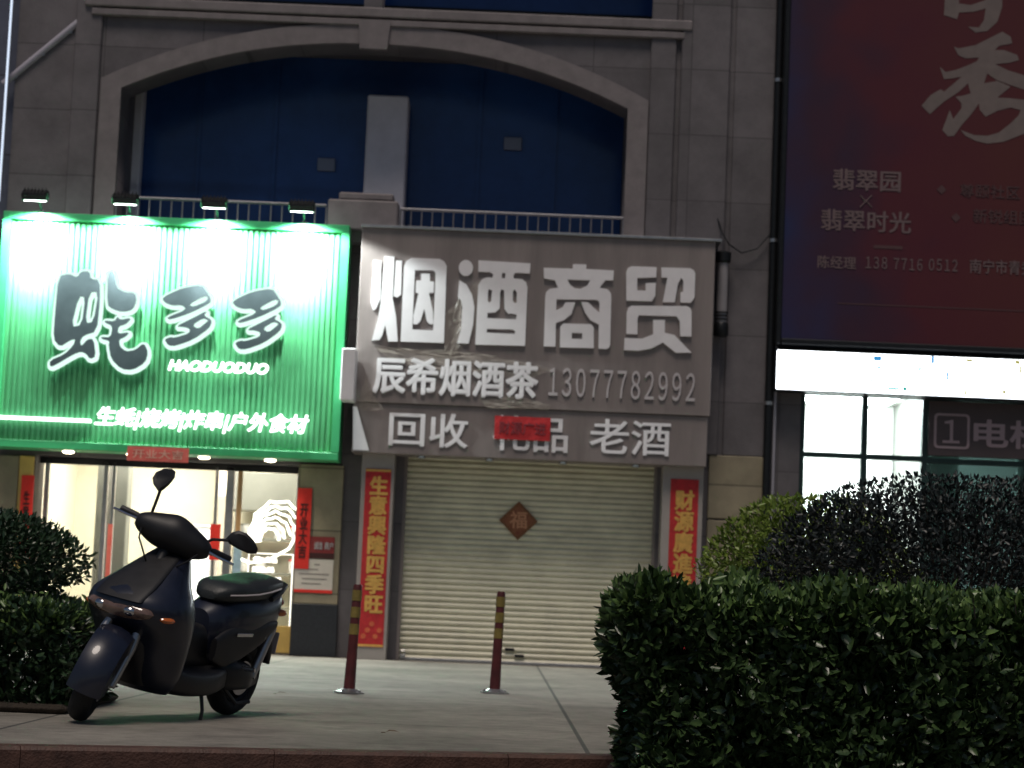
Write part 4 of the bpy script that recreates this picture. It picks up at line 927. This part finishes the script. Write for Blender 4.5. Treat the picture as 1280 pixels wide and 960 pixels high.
# front apron / leg shield
ap = smoothrings([(.17, .84, 1.00, .17), (.26, .84, 1.08, .24), (.42, .81, 1.15, .265), (.55, .79, 1.28, .28), (.645, .80, 1.29, .26), (.73, .82, 1.17, .20), (.82, .81, 1.03, .14), (.885, .79, .92, .09)], lambda z, a, b, h: secz(z, a, b, h, 2.1))
sb('front_apron', MB().loft(ap), 'scooter')
# glossy front panel plate over the nose
fp = smoothrings([(.635, 1.24, 1.305, .14), (.71, 1.14, 1.205, .14), (.81, .98, 1.05, .11), (.88, .88, .935, .08), (.92, .84, .88, .05)], lambda z, a, b, h: secz(z, a, b, h, 2.4))
sb('windscreen', MB().loft(fp), 'scooter_black')
hl = MB().ell((1.235, 0, .585), .07, .20, .052, n=24); h_ = sb('headlight', hl, 'lens')
for sgn in (-1, 1):
    sb('turn_signal', MB().ell((1.14, .215*sgn, .57), .06, .05, .022), 'amber')
    sb('headlight_reflector', MB().ell((1.262, .085*sgn, .583), .045, .045, .030), 'chrome')
# legs side: floor, tunnel
sb('footboard', MB().loft(smoothrings([(.30, .25, .15, .075), (.5, .225, .20, .075), (.72, .225, .21, .075), (.90, .25, .19, .08)], lambda x, z, h, q: secx(x, z, h, q, 4))), 'scooter_black')
sb('centre_tunnel', MB().loft(smoothrings([(.36, .40, .10, .16), (.5, .38, .085, .13), (.7, .40, .085, .14), (.86, .48, .09, .17)], lambda x, z, h, q: secx(x, z, h, q, 3))), 'scooter_black')
# rear body
rbd = smoothrings([(.49, .45, .08, .14), (.42, .46, .13, .18), (.28, .50, .155, .19), (.10, .535, .16, .155), (-.08, .57, .135, .13), (-.17, .62, .105, .09), (-.24, .66, .06, .045)], lambda x, z, h, q: secx(x, z, h, q, 2.7))
sb('rear_body', MB().loft(rbd), 'scooter')
for sgn in (-1, 1):
    sb('side_panel', MB().loft(smoothrings([(.50, .40, .02, .06), (.36, .41, .03, .11), (.18, .45, .032, .09), (.02, .50, .03, .06), (-.10, .54, .012, .02)], lambda x, z, h, q, s_=sgn: secx(x, z, h, q, 2.4, yc=.135*s_))), 'scooter_black')
st = smoothrings([(.45, .665, .05, .02), (.41, .68, .10, .045), (.32, .695, .14, .055), (.18, .705, .15, .055), (.05, .72, .145, .06), (-.07, .735, .125, .055), (-.15, .74, .10, .045), (-.20, .74, .06, .02)], lambda x, z, h, q: secx(x, z, h, q, 3))
sb('seat', MB().loft(st), 'seat')
sb('grab_rail', MB().tube([(.02, .14, .68), (-.09, .13, .72), (-.19, .09, .75), (-.23, 0, .76), (-.19, -.09, .75), (-.09, -.13, .72), (.02, -.14, .68)], .016, 10), 'scooter_black')
tl = sb('tail_light', MB().ell((-.225, 0, .65), .045, .085, .035), 'redlens')
for sgn in (-1, 1): sb('rear_turn_signal', MB().ell((-.18, .105*sgn, .60), .04, .03, .02), 'amber')
sb('lower_cowl', MB().loft(smoothrings([(.20, .92, 1.06, .10), (.34, .98, 1.14, .12), (.48, .98, 1.18, .13), (.58, .95, 1.20, .14)], lambda z, a, b, h: secz(z, a, b, h, 3))), 'scooter_black')
sb('rear_mudguard', MB().loft(smoothrings([(.60, -.19, -.10, .085), (.50, -.20, -.13, .085), (.38, -.235, -.18, .08), (.30, -.25, -.22, .07)], lambda z, a, b, h: secz(z, a, b, h, 4))), 'scooter_black')
sb('number_plate', MB().box(-.262, -.256, -.08, .08, .36, .48), 'letter_grey', smooth=False)
# wheels
def wheel(cx_, xf, r_=.22, wd=.055):
    t_ = MB(); rings = []
    for i in range(40):
        a = 2*math.pi*i/40; c_, s_ = math.cos(a), math.sin(a)
        rings.append([Vector((cx_+c_*(r_-.045+.045*math.cos(b)), wd*math.sin(b)*1.0, .22+s_*(r_-.045+.045*math.cos(b)))) for b in [2*math.pi*k_/12 for k_ in range(12)]])
    rings.append(rings[0]); t_.loft(rings, caps=False)
    w_ = t_.build('wheel', M['tyre'], sc, True, xf=xf)
    rm = MB().lathe((cx_, 0, .22), (0, 1, 0), [(-.04, .135), (-.035, .15), (.035, .15), (.04, .135), (.03, .125), (-.03, .125)], 32)
    for k_ in range(5):
        a = 2*math.pi*k_/5; rm.tube([(cx_+.03*math.cos(a), 0, .22+.03*math.sin(a)), (cx_+.135*math.cos(a), 0, .22+.135*math.sin(a))], [.02, .013], 8)
    rm.lathe((cx_, 0, .22), (0, 1, 0), [(-.05, .03), (-.045, .05), (.045, .05), (.05, .03)], 20)
    me_ = rm; r2 = me_.build('rim', M['dark_metal'], w_, True, xf=xf)
    dk = MB().lathe((cx_, 0, .22), (0, 1, 0), [(.052, .04), (.053, .095), (.057, .095), (.058, .04)], 28).build('brake_disc', M['steel'], w_, True, xf=xf)
wheel(WB, W1); wheel(0, W0)
fd = []
for i in range(13):
    a = rad(-5+i*12.5); rr_ = .265; fd.append([Vector((WB+math.cos(a)*(rr_+dz), yy, .22+math.sin(a)*(rr_+dz))) for yy, dz in ((-.095, -.09), (-.088, -.005), (-.05, .015), (0, .022), (.05, .015), (.088, -.005), (.095, -.09), (.086, -.09), (.078, -.012), (0, .008), (-.078, -.012), (-.086, -.09))])
sb('front_mudguard', MB().loft(fd), 'scooter', W1)
for sgn in (-1, 1):
    sb('fork', MB().tube([(WB, .085*sgn, .22), (WB-.10, .085*sgn, .42), (WB-.16, .07*sgn, .55)], [.022, .026, .022], 10), 'steel', W1)
sb('steering_stem', MB().tube([tuple(ax0+axd*.35), tuple(ax1)], .03, 12), 'scooter_black', W1)
# bars
bc = ax1
con = smoothrings([(-.205, .02, .035, .03), (-.17, .02, .06, .055), (-.09, .02, .085, .085), (0, .03, .10, .10), (.09, .02, .085, .085), (.17, .02, .06, .055), (.205, .02, .035, .03)],
    lambda y, dz, hx, hz: [Vector((bc.x+.02+hx*math.cos(2*math.pi*k_/20), y, bc.z-.02+dz+hz*math.sin(2*math.pi*k_/20))) for k_ in range(20)])
sb('handlebar_cover', MB().loft(con), 'scooter_black', W1)
sb('instrument_panel', MB().ell((bc.x-.06, 0, bc.z+.06), .05, .09, .03), 'lens', W1)
for sgn in (-1, 1):
    g_ = MB().tube([(bc.x, .18*sgn, bc.z), (bc.x-.03, .22*sgn, bc.z+.005), (bc.x-.06, .31*sgn, bc.z)], [.018, .02, .02], 12)
    sb('handlebar_grip', g_, 'scooter_black', W1)
    sb('brake_lever', MB().tube([(bc.x+.04, .20*sgn, bc.z+.005), (bc.x+.03, .26*sgn, bc.z-.0), (bc.x-.0, .34*sgn, bc.z-.005)], .007, 8), 'chrome', W1)
    tip = Vector((bc.x+.02, .16*sgn, bc.z+.19)) if sgn < 0 else Vector((bc.x, .27, bc.z+.10))
    mr_ = MB().tube([(bc.x, .15*sgn, bc.z+.02), (bc.x+.02, (.15 if sgn < 0 else .19)*sgn, bc.z+.07), tuple(tip)], .008, 8)
    m_o = sb('mirror', mr_, 'scooter_black', W1)
    R = Matrix.Rotation(rad(70 if sgn < 0 else -6), 3, 'X') @ Matrix.Rotation(rad(50 if sgn < 0 else 0), 3, 'Z')
    tc_ = tip+(Vector((0, -.01, .05)) if sgn < 0 else Vector((0, .06, .02)))
    hd_ = []
    for d_ in (-.012, .0, .014):        # four-sided rounded mirror shell
        k2 = (.82, 1, .75)[(-.012, .0, .014).index(d_)]
        hd_.append([tc_+R @ Vector((d_, a_*k2, b_*k2)) for a_, b_ in ((-.08, -.030), (-.07, .015), (-.045, .042), (0, .052), (.05, .040), (.09, .012), (.095, -.012), (.06, -.034), (0, -.042), (-.05, -.042))])
    MB().loft(hd_).build('mirror_head', M['scooter_black'], m_o, True, xf=W1)
# engine, swing arm, exhaust, shocks, stands
sb('engine', MB().loft(smoothrings([(.42, .27, .06, .06), (.30, .26, .10, .09), (.12, .25, .10, .08), (0, .23, .05, .06), (-.08, .22, .03, .03)], lambda x, z, h, q: secx(x, z, h, q, 2.8, yc=.075))), 'dark_metal')
sb('exhaust', MB().tube([(.35, -.10, .18), (.2, -.14, .17), (.1, -.15, .20), (-.34, -.13, .27), (-.36, -.13, .275)], [.018, .02, .05, .065, .03], 16), 'dark_metal')
sb('rear_shock', MB().tube([(.02, .12, .24), (-.10, .12, .52)], .025, 10), 'steel')
for sgn in (-1, 1):    # cables from the bars into the apron, seam lines, badge
    sb('brake_cable', MB().tube([(bc.x+.03, .17*sgn, bc.z), (bc.x+.15, .14*sgn, bc.z-.06), (bc.x+.12, .06*sgn, bc.z-.16)], .005, 6), 'scooter_black', W1)
sb('seat_piping', MB().tube([(.40, .112, .685), (.32, .146, .695), (.18, .156, .705), (.05, .150, .72), (-.07, .130, .735), (-.15, .104, .74)], .005, 6), 'letter_grey')
sb('side_badge', MB().box(.18, .34, .168, .172, .475, .495, .002), 'chrome', smooth=False)
sb('foot_peg', MB().tube([(.22, .14, .30), (.20, .24, .31)], .013, 8), 'chrome')
sb('side_stand', MB().tube([(.55, .13, .24), (.58, .20, .09), (.60, .215, -.03+.015)], [.012, .010, .012], 8), 'scooter_black')
sb('centre_stand', MB().tube([(.30, .12, .20), (.14, .13, .10), (.02, .14, .11)], .012, 8), 'scooter_black')
sb('shield_trim', MB().box(.765, .80, .06, .10, .36, .60, .01).box(.775, .80, .11, .14, .30, .5, .01), 'chrome', smooth=False)
